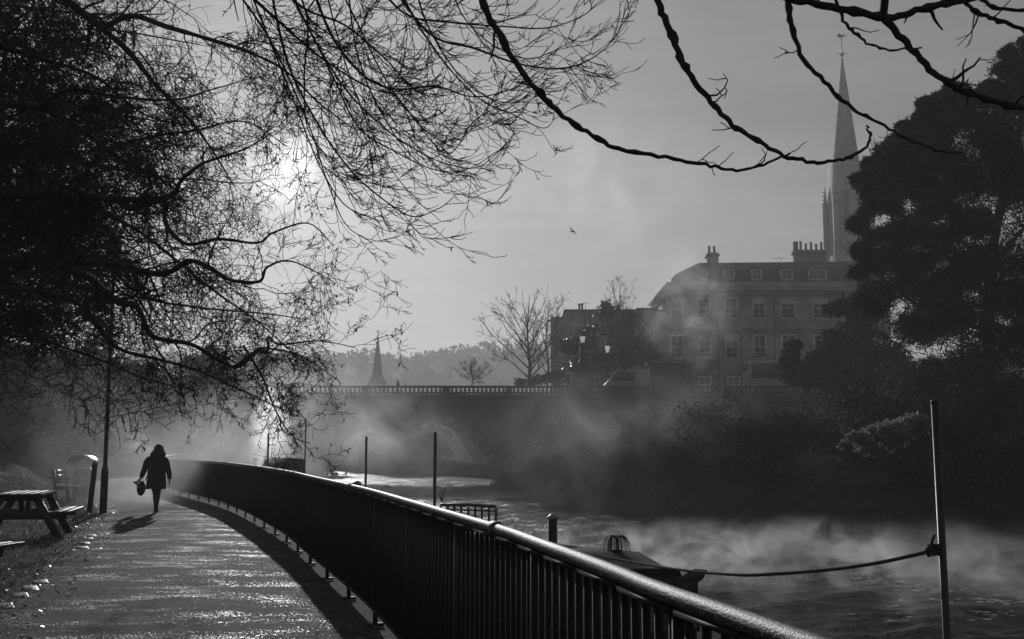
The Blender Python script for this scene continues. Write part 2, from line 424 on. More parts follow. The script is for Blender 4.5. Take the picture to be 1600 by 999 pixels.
wt.add(np.stack([WX, WYY, WATER + Zw], -1).reshape(-1, 3), np.stack([i + j, i + j + 1, i + NC + j + 1, i + NC + j], -1).reshape(-1, 4)); river = wt.build('river_water', M['water'], smooth=True); tag(river, kind='structure')

# river wall below the railing with a flat coping
rw = MB(); Cc = offset_curve(0.30); Co = offset_curve(0.72)
k0 = len(Cc); V = []
for k in range(k0):
    V += [(Cc[k, 0], Cc[k, 1], 0.02), (Co[k, 0], Co[k, 1], 0.02), (Co[k, 0], Co[k, 1], -0.16), (Co[k, 0] - 0.05, Co[k, 1], -0.16), (Co[k, 0] - 0.05, Co[k, 1], -2.7), (Cc[k, 0], Cc[k, 1], -2.7)]
i = np.arange(k0 - 1)[:, None] * 6; j = np.arange(6)[None, :]
rw.add(V, np.stack([i + j, i + (j + 1) % 6, i + 6 + (j + 1) % 6, i + 6 + j], -1).reshape(-1, 4))
o = rw.build('river_wall', M['stonewall']); tag(o, 'long dark stone river wall below the curved railing', 'wall')

# edging stones along the grass side of the path
sp = [gz(*q, 0.02) for q in [(8, 949), (32, 932), (48, 921), (64, 911), (130, 857), (133, 850), (138, 843), (143, 838)]]
for kk, p in enumerate(sp):
    q = MB(); q.box((0, 0, 0.0), (0.15 if kk < 4 else .15, random.uniform(0.26, 0.36) if kk < 4 else 0.24, 0.05), (0.05, 0.04 * (kk % 3 - 1), 0.1))
    o = q.build('edging_stone', M['edging'], bevel=0.012); o.location = (p.x, p.y, 0.012)
    o.rotation_euler = (0, 0, 0.42)
    nm = ['nearest pale edging stone in the row beside the path at bottom left', 'second nearest pale edging stone at bottom left of the path', 'third nearest pale edging stone at bottom left of the path', 'fourth nearest pale edging stone, last of the near row at bottom left',
          'nearest of the four small edging stones below the picnic table leg', 'second nearest of the four small edging stones beyond the picnic table leg', 'third nearest of the four small edging stones beyond the picnic table leg', 'farthest of the four small edging stones towards the lamp post'][kk]
    tag(o, nm, 'edging stone', 'edging stones along the path')

# ------------------------------------------------------------------ railing
rail = empty('river_railing', (railx(2), 2, 0)); tag(rail, 'long curved black iron railing with round handrail between path and river', 'railing')
def rp(mb): 
    off = np.array([railx(2), 2, 0]); mb.v = [v - off for v in mb.v]; return mb
ss = np.concatenate([[0], np.cumsum(np.linalg.norm(np.diff(RC, axis=0), axis=1))])
def rs(s):
    s = min(max(s, 0), ss[-1]); x = np.interp(s, ss, RC[:, 0]); y = np.interp(s, ss, RC[:, 1])
    x2 = np.interp(s + .05, ss, RC[:, 0]); y2 = np.interp(s + .05, ss, RC[:, 1]); x1 = np.interp(s - .05, ss, RC[:, 0]); y1 = np.interp(s - .05, ss, RC[:, 1])
    return x, y, math.atan2(y2 - y1, x2 - x1)
L = ss[-1]
pts = [(*rs(s)[:2], 1.15) for s in np.arange(0, L, 0.25)]
b_ = MB(); b_.tube(pts, 0.0265, 14); rp(b_).build('handrail', M['rail'], rail, smooth=True)
b_ = MB()
for s in np.arange(0, L - 0.5, 0.5):
    x, y, a = rs(s + .25); b_.box((x, y, 0.14), (0.515, 0.045, 0.014), (0, 0, a))
rp(b_).build('bottom_rail', M['iron'], rail)
b_ = MB()
for s in np.arange(0, L - 0.5, 0.5):
    x, y, a = rs(s + .25); b_.box((x, y, 1.114), (0.515, 0.036, 0.014), (0, 0, a))
rp(b_).build('upper_rail', M['iron'], rail)
sc0 = float(np.interp(5.45, RC[:, 1], ss))
joints = [sc0 + k * 6.0 for k in range(-1, 12)]
for s in joints[:6]:
    x, y, a = rs(s); d = np.array([math.cos(a), math.sin(a), 0]); c0 = np.array([x, y, 1.15])
    b_ = MB(); b_.tube([c0 - d * 0.045, c0 - d * 0.03, c0 + d * 0.03, c0 + d * 0.045], [0.031, 0.037, 0.037, 0.031], 14); rp(b_).build('joint_collar', M['rail'], rail, smooth=True)
for k, s in enumerate(np.arange(sc0 - 6.0, L, 1.72)):
    x, y, a = rs(s); b_ = MB(); b_.box((x, y, 0.56), (0.02, 0.04, 1.09), (0, 0, a)); rp(b_).build('post', M['iron'], rail)
    if k < 14:
        b_ = MB(); b_.box((x, y, 0.022), (0.10, 0.14, 0.02), (0, 0, a)); 
        rp(b_).build('post_foot', M['iron'], rail)
s_list = np.arange(float(np.interp(1.9, RC[:, 1], ss)), L, 0.112)
near, rest = s_list[:99], s_list[99:]
for s in near:
    x, y, a = rs(s); b_ = MB(); b_.box((x, y, 0.627), (0.012, 0.022, 0.96), (0, 0, a)); rp(b_).build('baluster', M['iron'], rail)
b_ = MB()
for s in rest:
    x, y, a = rs(s); b_.box((x, y, 0.627), (0.012, 0.034, 0.96), (0, 0, a))
o = rp(b_).build('far_balusters', M['iron'], rail); o['kind'] = 'stuff'

# ------------------------------------------------------------------ mooring poles and rope
def pole(px, py, Y, r, label, lean=0.0):
    p = at(px, py, Y); b_ = MB(); b_.tube([(0, 0, 0), (lean * .5, 0, (p.z + 3.4) / 2), (lean, 0, p.z + 3.4)], r, 12)
    o = b_.build('mooring_pole', M['pole'], smooth=True); o.location = (p.x - lean, p.y, -3.4)
    c = MB(); c.lathe((lean, 0, p.z + 3.4 - 0.01), [(r * 1.06, 0), (r * 1.06, 0.02), (r * 0.6, 0.03)], 12); c.build('cap', M['pole'], o)
    tag(o, label, 'mooring pole', 'mooring poles in the river')
    return o
pole(1460.5, 629, 8.0, 0.0275, 'nearest and thickest mooring pole, with a rope knotted round it', -0.03)
pole(680, 677, 22, 0.034, 'mooring pole beside the slatted boat stern rail')
pole(572.5, 683, 33, 0.036, 'thin mooring pole over the bright water, second from the slatted boat stern')
pole(419.5, 678, 42, 0.038, 'thin mooring pole standing in front of the white smoke plume')
pole(478, 655, 56, 0.04, 'faint farthest mooring pole beside the hazy boat cabin')
rp_ = [at(1460, 860, 7.94), at(1380, 878, 8.4), at(1300, 890, 9), at(1220, 896.5, 9.5), at(1150, 898.5, 10), at(1050, 889, 11.6), at(960, 873, 13.7), at(915, 863.5, 15.1), at(893, 858, 15.9)]
RP = catmull(rp_, 10)
b_ = MB(); off = np.array(tuple(rp_[0]))
an = np.arange(len(RP) * 3); RPf = catmull(rp_, 60)
b_.tube(RPf - off, 0.0125, 8)
# twist of the strands
wind = []
Tn = np.gradient(RPf, axis=0); Tn /= np.linalg.norm(Tn, axis=1, keepdims=True)
A2 = np.cross(Tn, [0, 0, 1.0]); B2 = np.cross(Tn, A2); ph = np.arange(len(RPf)) * 1.2
dist = np.concatenate([[0], np.cumsum(np.linalg.norm(np.diff(RPf, axis=0), axis=1))]); ph = dist * 70
for o3 in (0, 2.1, 4.2):
    b_.tube(RPf + (A2 * np.cos(ph + o3)[:, None] + B2 * np.sin(ph + o3)[:, None]) * 0.008 - off, 0.008, 5)
ro = b_.build('mooring_rope', M['rope'], smooth=True); ro.location = tuple(off); tag(ro, 'dark sagging rope tied from the nearest pole to the moored boat', 'rope')
b_ = MB()
for k in range(4):
    th = np.linspace(0, 2 * math.pi, 18); zz = (k - 1.5) * 0.019
    b_.tube(np.stack([0.028 + 0.041 * np.cos(th) , 0.041 * np.sin(th) + 0.06, zz + 0.004 * np.sin(th + k)], 1), 0.0125, 7)
for k in range(5):
    a = [(-0.03, 0, 0.02), (-0.05, -0.01, 0.0), (-0.04, 0.01, -0.03), (-0.02, -0.02, -0.02), (-0.035, 0.0, 0.0)][k]
    b_.ell(a, (0.022, 0.018, 0.02), 8, 6, (k, 0.5 * k, 0), 0.06)
b_.tube([(-0.02, 0, 0.03), (-0.012, 0, 0.07), (0.01, 0.0, 0.11)], 0.011, 6)
b_.build('knot', M['rope'], ro, smooth=True)

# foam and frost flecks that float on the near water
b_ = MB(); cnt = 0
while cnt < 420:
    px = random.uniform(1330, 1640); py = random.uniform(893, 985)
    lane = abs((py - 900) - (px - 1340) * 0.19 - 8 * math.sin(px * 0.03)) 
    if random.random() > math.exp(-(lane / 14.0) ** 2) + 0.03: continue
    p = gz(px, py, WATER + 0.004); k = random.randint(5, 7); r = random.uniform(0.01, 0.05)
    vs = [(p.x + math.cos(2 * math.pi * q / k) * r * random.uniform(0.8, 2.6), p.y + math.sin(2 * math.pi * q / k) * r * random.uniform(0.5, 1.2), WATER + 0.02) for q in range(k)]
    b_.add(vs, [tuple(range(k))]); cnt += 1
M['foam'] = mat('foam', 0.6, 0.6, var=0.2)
o = b_.build('foam', M['foam']); tag(o, 'pale foam flecks drifting on the near river water', 'foam', kind='stuff')

# ------------------------------------------------------------------ far hills and wooded skyline
b_ = MB(); X = np.linspace(-700, 900, 161)
Yc = 640.0
def ridge(px):  # skyline in photo pixels
    return float(np.interp(px, [-600, 300, 520, 570, 620, 660, 700, 740, 790, 860, 1000, 1300, 2600], [560, 560, 558, 556, 562, 556, 552, 545, 549, 540, 545, 550, 560]))
V = []
for x in X:
    px = 800 + F * x / Yc; zt = at(px, ridge(px) + 8, Yc).z + 1.2 * vnoise(x, 0, 0.05)
    for (dy, k) in ((-260, 0.0), (-170, 0.25), (-70, 0.72), (0, 1.0), (80, 0.9), (300, 0.2)):
        V.append((x * (1 + dy / Yc * 0.3), Yc + dy + 10 * vnoise(x, 3, 0.02), 2 + (zt - 2) * k))
i = np.arange(len(X) - 1)[:, None] * 6; j = np.arange(5)[None, :]
b_.add(V, np.stack([i + j, i + 6 + j, i + 6 + j + 1, i + j + 1], -1).reshape(-1, 4))
o = b_.build('hills', M['hill'], smooth=True); tag(o, kind='structure')
b_ = MB()
for k in range(520):
    px = random.uniform(150, 1100); dy = random.choice([0, 0, 0, -40, -90, -150]); kk = {0: 1.0, -40: 0.85, -90: 0.62, -150: 0.32}[dy]
    x = (px - 800) / F * Yc; zt = at(px, ridge(px) + 8, Yc).z; z = 2 + (zt - 2) * kk
    r = random.uniform(2.0, 5.6) * (1.25 if dy == 0 and random.random() < 0.2 else 1)
    P = rng.normal(size=(46, 3)); P /= np.linalg.norm(P, axis=1, keepdims=True); P *= (0.55 + 0.5 * rng.random((46, 1))) * np.array([r, r * 0.8, r * 0.85])
    b_.leaves(P + np.array([x, Yc + dy, z + r * 0.4]), r * 0.26, 0.7)
o = b_.build('hillside_wood', M['hill']); tag(o, 'far pale wood along the hill skyline', 'wood', kind='stuff')

# ------------------------------------------------------------------ windows
def window(parent, x, z, w_, h_, y, bars=(1, 1), blind=0.0):
    """sash window in a wall facing the camera (outer face at y)"""
    f = MB(); t_ = 0.16; d = 0.14
    f.box((x - w_/2 + t_/2, y - 0.03, z), (t_, d, h_)); f.box((x + w_/2 - t_/2, y - 0.03, z), (t_, d, h_))
    f.box((x, y - 0.03, z + h_/2 - t_/2), (w_ - 2*t_, d, t_)); f.box((x, y - 0.06, z - h_/2 + t_/2), (w_ - 2*t_, d + 0.1, t_))
    f.box((x, y - 0.01, z), (w_ - 2*t_, 0.08, 0.09))
    for k in range(1, bars[0] + 1): f.box((x - w_/2 + t_ + (w_ - 2*t_) * k / (bars[0] + 1), y + 0.0, z), (0.05, 0.05, h_ - 2*t_))
    for k in (-1, 1): f.box((x, y + 0.005, z + k * (h_ / 4 - 0.03)), (w_ - 2*t_, 0.04, 0.05))
    fo = f.build('window', M['paint'], parent)
    p = MB(); p.box((x, y + 0.05, z), (w_ - 2*t_ + 0.02, 0.03, h_ - 2*t_ + 0.02)); p.build('pane', M['winglass'], fo)
    if blind:
        p = MB(); p.box((x, y + 0.026, z + h_/2 - t_ - blind * h_ / 2), (w_ - 2*t_ - 0.02, 0.012, blind * h_)); p.build('blind', M['paint'], fo)
    return fo
def wall_with_holes(b_, x0, x1, z0, z1, y, holes, th=0.35):
    xs = sorted({x0, x1} | {h[0] for h in holes} | {h[1] for h in holes}); zs = sorted({z0, z1} | {h[2] for h in holes} | {h[3] for h in holes})
    for a, c in zip(xs, xs[1:]):
        run = None
        for e, g_ in zip(zs, zs[1:]):
            mx, mz = (a + c) / 2, (e + g_) / 2
            inside = any(h[0] < mx < h[1] and h[2] < mz < h[3] for h in holes)
            if inside:
                if run: b_.box(((a + c) / 2, y + th / 2, (run[0] + run[1]) / 2), (c - a, th, run[1] - run[0])); run = None
            else: run = (run[0] if run else e, g_)
        if run: b_.box(((a + c) / 2, y + th / 2, (run[0] + run[1]) / 2), (c - a, th, run[1] - run[0]))
YB = 125.0
def wx(px, Y=YB): return (px - 800) / F * Y / 1.0 * 1.0
def X_(px, py=520, Y=YB): return at(px, py, Y).x
def Z_(py, Y=YB): return at(800, py, Y).z
def chimney(b_, pots, x, y, z0, z1, w_, d_, np_, ph_=1.2):
    b_.box((x, y, (z0 + z1) / 2), (w_, d_, z1 - z0)); b_.box((x, y, z1 - 0.12), (w_ + 0.3, d_ + 0.3, 0.22)); b_.box((x, y, z1 + 0.1), (w_ - 0.1, d_ - 0.1, 0.18))
    for k in range(np_):
        px_ = x - w_/2 + w_ * (k + 0.5) / np_; hh = ph_ * random.uniform(0.75, 1.2)
        pots.lathe((px_, y, z1 + 0.19), [(0.19, 0), (0.16, 0.1), (0.14, hh - 0.15), (0.18, hh - 0.1), (0.18, hh), (0.12, hh)], 8)
# main terrace
x0, x1 = X_(1044), X_(1392); zb = 4.0; ze = Z_(456); zr = Z_(402)
H = empty('town_house', ((x0 + x1) / 2, YB + 6, zb)); tag(H, 'tall stone terrace house with mansard attic and sash windows behind the bridge', 'town house')
HL = H.location.copy()
def hb(mb, name, mt, par=None, **k):
    if par is None: par = H
    if par is H: mb.v = [v - np.array(HL) for v in mb.v]
    return mb.build(name, mt, par, **k)
rows_ = [(499, 465, 22), (561, 523, 21)]
holes = []; wins = []
for (yb_, yt_, w_) in rows_:
    for cx in (1058, 1101, 1143, 1187, 1232, 1283, 1330):
        ww = 21 if cx not in (1232, 1283) else 24
        wxx = X_(cx); hw = ww / F * YB / 2; wins.append((wxx, (Z_(yb_) + Z_(yt_)) / 2, hw * 2, Z_(yt_) - Z_(yb_), 0.25 if (cx + yb_) % 3 == 0 else 0))
for cx in (1100, 1145, 1187): wins.append((X_(cx), (Z_(603) + Z_(588)) / 2, 21 / F * YB, Z_(588) - Z_(603), 0))
holes = [(a - w_/2 + .02, a + w_/2 - .02, c - h_/2 + .02, c + h_/2 - .02) for a, c, w_, h_, _ in wins]
b_ = MB(); wall_with_holes(b_, x0, x1, zb, ze, YB, holes)
b_.box((x0 + 0.175, YB + 6.2, (zb + ze) / 2), (0.35, 11.6, ze - zb)); b_.box((x1 - 0.175, YB + 6.2, (zb + ze) / 2), (0.35, 11.6, ze - zb)); b_.box(((x0 + x1) / 2, YB + 11.8, (zb + ze) / 2), (x1 - x0 - .7, 0.35, ze - zb))
b_.box(((x0 + x1) / 2, YB + 6, zb + 0.3), (x1 - x0 - .8, 11, 0.2)); b_.box(((x0 + x1) / 2, YB + 6, Z_(512)), (x1 - x0 - .8, 11, 0.2))
hb(b_, 'wall', M['stone'])
b_ = MB(); b_.box(((x0 + x1) / 2, YB + 6, ze + 0.12), (x1 - x0 + 1.5, 13.6, 0.3)); b_.box(((x0 + x1) / 2, YB + 6, ze - 0.2), (x1 - x0 + 0.8, 12.9, 0.34))
b_.box(((x0 + x1) / 2, YB + 0.25, ze + 0.72), (x1 - x0, 0.4, 0.9)); b_.box((x0 + 0.2, YB + 6, ze + 0.72), (0.4, 11.2, 0.9))
b_.box(((x0 + x1) / 2, YB - 0.06, Z_(514)), (x1 - x0 + .1, 0.18, 0.28))
hb(b_, 'cornice', M['stone'])
zk = ze + 0.28; za = Z_(421)
xl1, xl2 = X_(1049, 440), X_(1061, 440); xr_ = x1 - 0.3
prof = [(x0 + 0.6, zk), (x1 - 0.2, zk), (x1 - 0.2, zr), (X_(1103), zr), (X_(1062), Z_(424))]
R = MB()
# mansard: steep lower slope set back from the street, hipped at the left
A = [(x0 + .6, YB + .7, zk), (x1, YB + .7, zk), (x1, YB + 11.3, zk), (x0 + .6, YB + 11.3, zk)]
Bq = [(X_(1061), YB + 1.6, Z_(425)), (x1, YB + 1.6, Z_(415)), (x1, YB + 10.4, Z_(415)), (X_(1061), YB + 10.4, Z_(425))]
Cq = [(X_(1104), YB + 4.0, zr), (x1, YB + 4.0, zr + 0.2), (x1, YB + 8, zr + 0.2), (X_(1104), YB + 8, zr)]
R.add(A + Bq + Cq, [(0, 1, 5, 4), (1, 2, 6, 5), (2, 3, 7, 6), (3, 0, 4, 7), (4, 5, 9, 8), (5, 6, 10, 9), (6, 7, 11, 10), (7, 4, 8, 11), (8, 9, 10, 11), (0, 3, 2, 1)])
rf = hb(R, 'roof', M['roof'])
for a, c, w_, h_, bl in wins:
    fo = window(None, a - HL.x, c - HL.z, w_, h_, YB - HL.y + 0.08, blind=bl); fo.parent = H
for cx, ww in ((1101, 16), (1144, 16), (1187, 17), (1234, 21), (1283, 30)):
    a = X_(cx) - HL.x; c = (Z_(437) + Z_(420)) / 2 - HL.z; w_ = ww / F * YB; h_ = Z_(420) - Z_(437)
    d = MB(); d.box((a, YB - HL.y + 1.35, c + h_/2 + 0.08), (w_ + 0.5, 1.5, 0.16)); d.box((a - w_/2 - .1, YB - HL.y + 1.4, c), (0.2, 1.4, h_)); d.box((a + w_/2 + .1, YB - HL.y + 1.4, c), (0.2, 1.4, h_)); d.build('dormer', M['roof'], H)
    window(H, a, c, w_, h_, YB - HL.y + 0.72)
b_ = MB(); p_ = MB(); chimney(b_, p_, X_(1130), YB + 6, zr - 0.4, Z_(385), 1.25, 2.0, 2, 0.8)
ch = hb(b_, 'chimney', M['stone'], rf); ch.parent = rf; ch.location = -HL
p2 = p_.build('chimney_pot', M['stone'], rf); p2.location = -HL
b_ = MB(); p_ = MB(); chimney(b_, p_, X_(1290), YB + 6, zr - 0.4, Z_(380), 3.8, 1.4, 6, 1.0)
b_.box((X_(1268), YB + 6, Z_(374)), (0.5, 1.0, 1.6))
ch = b_.build('chimney', M['stone'], rf); ch.location = -HL; p2 = p_.build('chimney_pot', M['stone'], rf); p2.location = -HL
b_ = MB(); q = (X_(1240), YB + 5, zr)
b_.tube([(q[0], q[1], q[2] - .2), (q[0], q[1], q[2] + 0.9)], 0.03, 5); b_.tube([(q[0] - 1.0, q[1], q[2] + .75), (q[0] + .7, q[1], q[2] + .75)], 0.025, 5)
for k in range(6): b_.tube([(q[0] - .9 + k * .3, q[1] - .3, q[2] + .75), (q[0] - .9 + k * .3, q[1] + .3, q[2] + .75)], 0.015, 4)
b_.build('aerial', M['pole'], rf).location = -HL
for cx in (1122, 1210):
    b_ = MB(); b_.tube([(X_(cx), YB - 0.1, zb), (X_(cx), YB - 0.1, ze - 0.3)], 0.07, 6); b_.build('drainpipe', M['roof'], H).location = -HL
# lower wing
w0, w1 = X_(861), X_(1043); zt = Z_(486)
W = empty('low_house', ((w0 + w1) / 2, YB + 5, zb)); tag(W, 'lower flat topped stone house left of the mansard house, partly behind ivy', 'house')
WL = np.array(W.location)
wn = [(X_(1003), (Z_(511) + Z_(525)) / 2, 1.3, 1.5), (X_(918), (Z_(512) + Z_(528)) / 2, 1.1, 1.9), (X_(884), Z_(540), 1.1, 1.9), (X_(1000), Z_(560), 1.3, 2.2)]
b_ = MB(); wall_with_holes(b_, X_(884, 490), w1, zb, zt, YB + .3, [(a - w_/2 + .02, a + w_/2 - .02, c - h_/2 + .02, c + h_/2 - .02) for a, c, w_, h_ in wn if a > X_(890)])
b_.box(((w0 + X_(884, 490)) / 2, YB + 2.0, (zb + Z_(495)) / 2), (X_(884, 490) - w0 - .01, 3.4, Z_(495) - zb))
b_.box(((X_(884) + w1) / 2, YB + 9, (zb + zt) / 2), (w1 - X_(884), 0.35, zt - zb)); b_.box((X_(884) + .2, YB + 4.8, (zb + zt) / 2), (0.4, 8.0, zt - zb)); b_.box(((X_(884) + w1) / 2, YB + 4.8, zt - 0.3), (w1 - X_(884) - .5, 8.2, 0.2))
b_.v = [v - WL for v in b_.v]; b_.build('wall', M['stone'], W)
b_ = MB(); b_.box(((X_(884) + w1) / 2, YB + 4.8, zt + 0.1), (w1 - X_(884) + .3, 9.4, 0.2)); b_.box((X_(1015), YB + 3, zt + .4), (2.5, 2, .45)); b_.v = [v - WL for v in b_.v]; wr = b_.build('roof', M['roof'], W)
for a, c, w_, h_ in wn:
    if a > X_(890): window(W, a - WL[0], c - WL[2], w_, h_, YB + .36 - WL[1])
b_ = MB(); b_.box((X_(912), YB + 3, zt + 0.3), (1.6, 1, 0.3))
for q in (908, 912.5): b_.lathe((X_(q), YB + 3, zt + .35), [(.17, 0), (.14, .1), (.12, .7), (.17, .75), (.17, .9)], 8)
b_.build('chimney', M['stone'], wr).location = -Vector(WL)
b_ = MB(); q = (X_(918), YB + 3, zt); b_.tube([(q[0], q[1], q[2]), (q[0], q[1], q[2] + 1.5)], .03, 5); b_.tube([(q[0] - .5, q[1], q[2] + 1.3), (q[0] + .5, q[1], q[2] + 1.3)], .025, 4)
b_.build('aerial', M['pole'], wr).location = -Vector(WL)

# ------------------------------------------------------------------ church spire behind the houses
YS = 190.0
S = empty('church_spire', (at(1318, 150, YS).x, YS, 4)); tag(S, 'tall slender church spire with weathervane rising behind the chimneys', 'church spire'); sx = S.location.x
def zs_(py): return at(1318, py, YS).z - 4
def oct_(r0, z0, r1, z1, b_, c=(0, 0)):
    b_.lathe((c[0], c[1], 0), [(r0, z0), (r1, z1)], 8, axis=np.array(Euler((0, 0, math.pi / 8)).to_matrix()))
b_ = MB(); oct_(2.35, zs_(256), 0.10, zs_(90), b_); b_.build('spire', M['stone'], S)
for py_, rr in ((150, .86), (200, 1.55), (236, 2.05)):
    b_ = MB(); oct_(rr + .05, zs_(py_) - .12, rr + .05, zs_(py_) + .12, b_); b_.build('string_course', M['stone'], S)
for py_, rr in ((178, 1.2), (226, 1.85)):
    for q in range(4):
        a = q * math.pi / 2; b_ = MB(); b_.box((rr * .85 * math.cos(a), rr * .85 * math.sin(a), zs_(py_)), (.32, .34, 1.2), (0, 0, a)); b_.box((rr * .85 * math.cos(a), rr * .85 * math.sin(a), zs_(py_) + .85), (.36, .38, .5), (0, 0, a), taper=.1); b_.build('lucarne', M['stone'], S)
b_ = MB(); tw = (1345 - 1290) / F * YS / 2
b_.box((0.0, 0, (zs_(400)) / 2), (tw * 2.05, tw * 2.05, zs_(400))); b_.box((0, 0, (zs_(400) + zs_(258)) / 2), (tw * 1.98, tw * 1.98, zs_(258) - zs_(400)), taper=0.84)
b_.build('tower', M['stone'], S)
for k, sxx in enumerate((-1, 1)):
    for sy in (-1, 1):
        b_ = MB(); b_.box((sxx * tw * 1.03, sy * tw * 1.03, zs_(372)), (0.8, 0.8, 14)); b_.box((sxx * tw * 0.99, sy * tw * 0.99, zs_(372) + 8.6), (0.5, 0.5, 3.4), taper=0.05)
        for q in range(9):
            zz = zs_(372) + 3.2 + q * 0.72; rr = 0.35
            b_.ell((sxx * tw * 0.99 + sxx * rr, sy * tw * 0.99 - rr * .3, zz), (.2, .16, .16), 6, 4)
        b_.build('pinnacle', M['stone'], S)
b_ = MB()
for k in range(40):
    zz = zs_(252) + (zs_(96) - zs_(252)) * k / 40; rr = 2.3 * (1 - k / 41.5)
    for q in range(4):
        a = math.pi / 8 + q * math.pi / 2 + .4; b_.ell((rr * math.cos(a), rr * math.sin(a), zz), (.12, .12, .14), 5, 4)
b_.build('crockets', M['stone'], S)['kind'] = 'stuff'
for q in (-1, 1):
    b_ = MB(); b_.box((q * tw * .4, -tw * 1.0 - .02, zs_(330)), (.9, .3, 6.5)); b_.build('louvre_window', M['roof'], S)
b_ = MB(); z9 = zs_(91); b_.tube([(0, 0, z9), (0, 0, zs_(56))], .09, 6); b_.ell((0, 0, z9 + .6), (.35, .35, .3), 8, 6); b_.tube([(-.9, 0, zs_(84)), (.9, 0, zs_(84))], .06, 5); b_.tube([(0, -.9, zs_(84)), (0, .9, zs_(84))], .06, 5)
b_.prism([(-.8, zs_(58)), (-.2, zs_(58) - .1), (.3, zs_(58)), (.9, zs_(58) + .35), (.5, zs_(58) + .45), (.1, zs_(58) + .3), (-.4, zs_(58) + .75), (-.6, zs_(58) + .5)], -.04, .04)
b_.build('weathervane', M['pole'], S)
# small spire far left
YT = 300.0
p = at(590, 560, YT); S2 = empty('small_church_spire', (p.x, YT, 3)); tag(S2, 'small pale church spire above the bridge parapet in the mist', 'church spire')
def zt_(py): return at(590, py, YT).z - 3
b_ = MB(); b_.box((0, 0, zt_(601) / 2), (5.2, 5.2, zt_(601))); b_.build('tower', M['stone'], S2)
b_ = MB(); b_.lathe((0, 0, 0), [(2.8, zt_(601)), (1.55, zt_(587)), (1.15, zt_(573)), (.9, zt_(560)), (.1, zt_(524))], 8); b_.build('spire', M['roof'], S2)
b_ = MB(); b_.tube([(0, 0, zt_(526)), (0, 0, zt_(516))], .12, 5); b_.tube([(-.6, 0, zt_(519)), (.6, 0, zt_(519))], .1, 5); b_.build('cross', M['pole'], S2)

# ------------------------------------------------------------------ stone bridge
YR = 90.0; RW = 10.0
def BX(px): return (px - 800) / F * YR / (math.cos(PITCH) - 0) * 0 + at(px, 620, YR).x
def BZ(py): return at(800, py, YR).z
B = empty('stone_bridge', (BX(623), YR, WATER)); tag(B, 'long stone arch bridge with pierced balustrade across the river', 'bridge'); BL = np.array(B.location)
def bb(mb, name, mt=None, par=None, **k):
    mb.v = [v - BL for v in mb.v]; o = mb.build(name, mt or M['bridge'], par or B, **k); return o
zt_p, zb_p = BZ(603), BZ(621); zdeck = zb_p + 0.0
ax, ah = (BX(774) - BX(474)) / 2, BZ(653) - (WATER - .3); acx = BX(624)
def archwall(y0, y1, b_):
    n_ = 28; P = [(acx + ax * math.cos(math.pi * k / n_), WATER - .3 + ah * math.sin(math.pi * k / n_)) for k in range(n_ + 1)]
    XR, XLf = BX(1560), BX(250)
    for k in range(n_):
        (xa, za_), (xb, zb2) = P[k], P[k + 1]
        V = [(xa, y0, za_), (xb, y0, zb2), (xb, y0, zdeck), (xa, y0, zdeck), (xa, y1, za_), (xb, y1, zb2), (xb, y1, zdeck), (xa, y1, zdeck)]
        b_.add(V, [(0, 3, 2, 1), (4, 5, 6, 7), (0, 1, 5, 4)])
    b_.box(((acx + ax + XR) / 2, (y0 + y1) / 2, (zdeck - 4) / 2), (XR - acx - ax, y1 - y0, zdeck + 4)); b_.box(((acx - ax + XLf) / 2, (y0 + y1) / 2, (zdeck - 4) / 2), (acx - ax - XLf, y1 - y0, zdeck + 4))
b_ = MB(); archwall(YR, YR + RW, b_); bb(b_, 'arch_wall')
b_ = MB(); n_ = 28
for k in range(n_):
    a0, a1 = math.pi * (k + .04) / n_, math.pi * (k + .96) / n_; V = []
    for yy in (YR - .12, YR + .2):
        for a, e in ((a0, 0), (a1, 0), (a1, .75), (a0, .75)): V.append((acx + (ax + e) * math.cos(a), yy, WATER - .3 + (ah + e) * math.sin(a)))
    b_.add(V, [(0, 1, 2, 3), (7, 6, 5, 4), (0, 4, 5, 1), (1, 5, 6, 2), (2, 6, 7, 3), (3, 7, 4, 0)])
bb(b_, 'arch_ring')
XA, XZ = BX(250), BX(1560)
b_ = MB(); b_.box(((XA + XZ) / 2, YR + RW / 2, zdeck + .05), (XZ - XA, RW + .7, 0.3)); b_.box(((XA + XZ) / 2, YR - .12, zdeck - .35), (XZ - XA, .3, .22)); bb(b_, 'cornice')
b_ = MB(); b_.box(((XA + XZ) / 2, YR + RW / 2, zdeck + .23), (XZ - XA, RW - 1.2, .06)); bb(b_, 'road_deck', M['tarmac'])
for px_, w_ in ((870, 3.4), (700, .0), (448, 3.0), (1140, 2.4)):
    if w_: b_ = MB(); b_.box((BX(px_), YR - .28, (zdeck - .5 - 4) / 2), (w_, .8, zdeck - .5 + 4)); bb(b_, 'pilaster')
spans = [(250, 330), (333, 450), (464, 564), (576, 691), (703, 790), (800, 890), (1083, 1190), (1205, 1330), (1345, 1440)]
solid = [(330, 333), (450, 464), (564, 576), (691, 703), (790, 800), (930, 1016), (1190, 1205), (1330, 1345), (1440, 1560)]
zs0, zs1 = zdeck + .2, zt_p - .16
def baluster_shape(b_, x, y):
    h = zs1 - zs0; b_.lathe((x, y, zs0), [(.10, 0), (.10, .06), (.05, .1), (.125, .34 * h), (.12, .42 * h), (.05, .5 * h), (.12, .58 * h), (.125, .66 * h), (.05, h - .1), (.10, h - .06), (.10, h)], 8)
cnt = 0; farb = MB(); restb = MB()
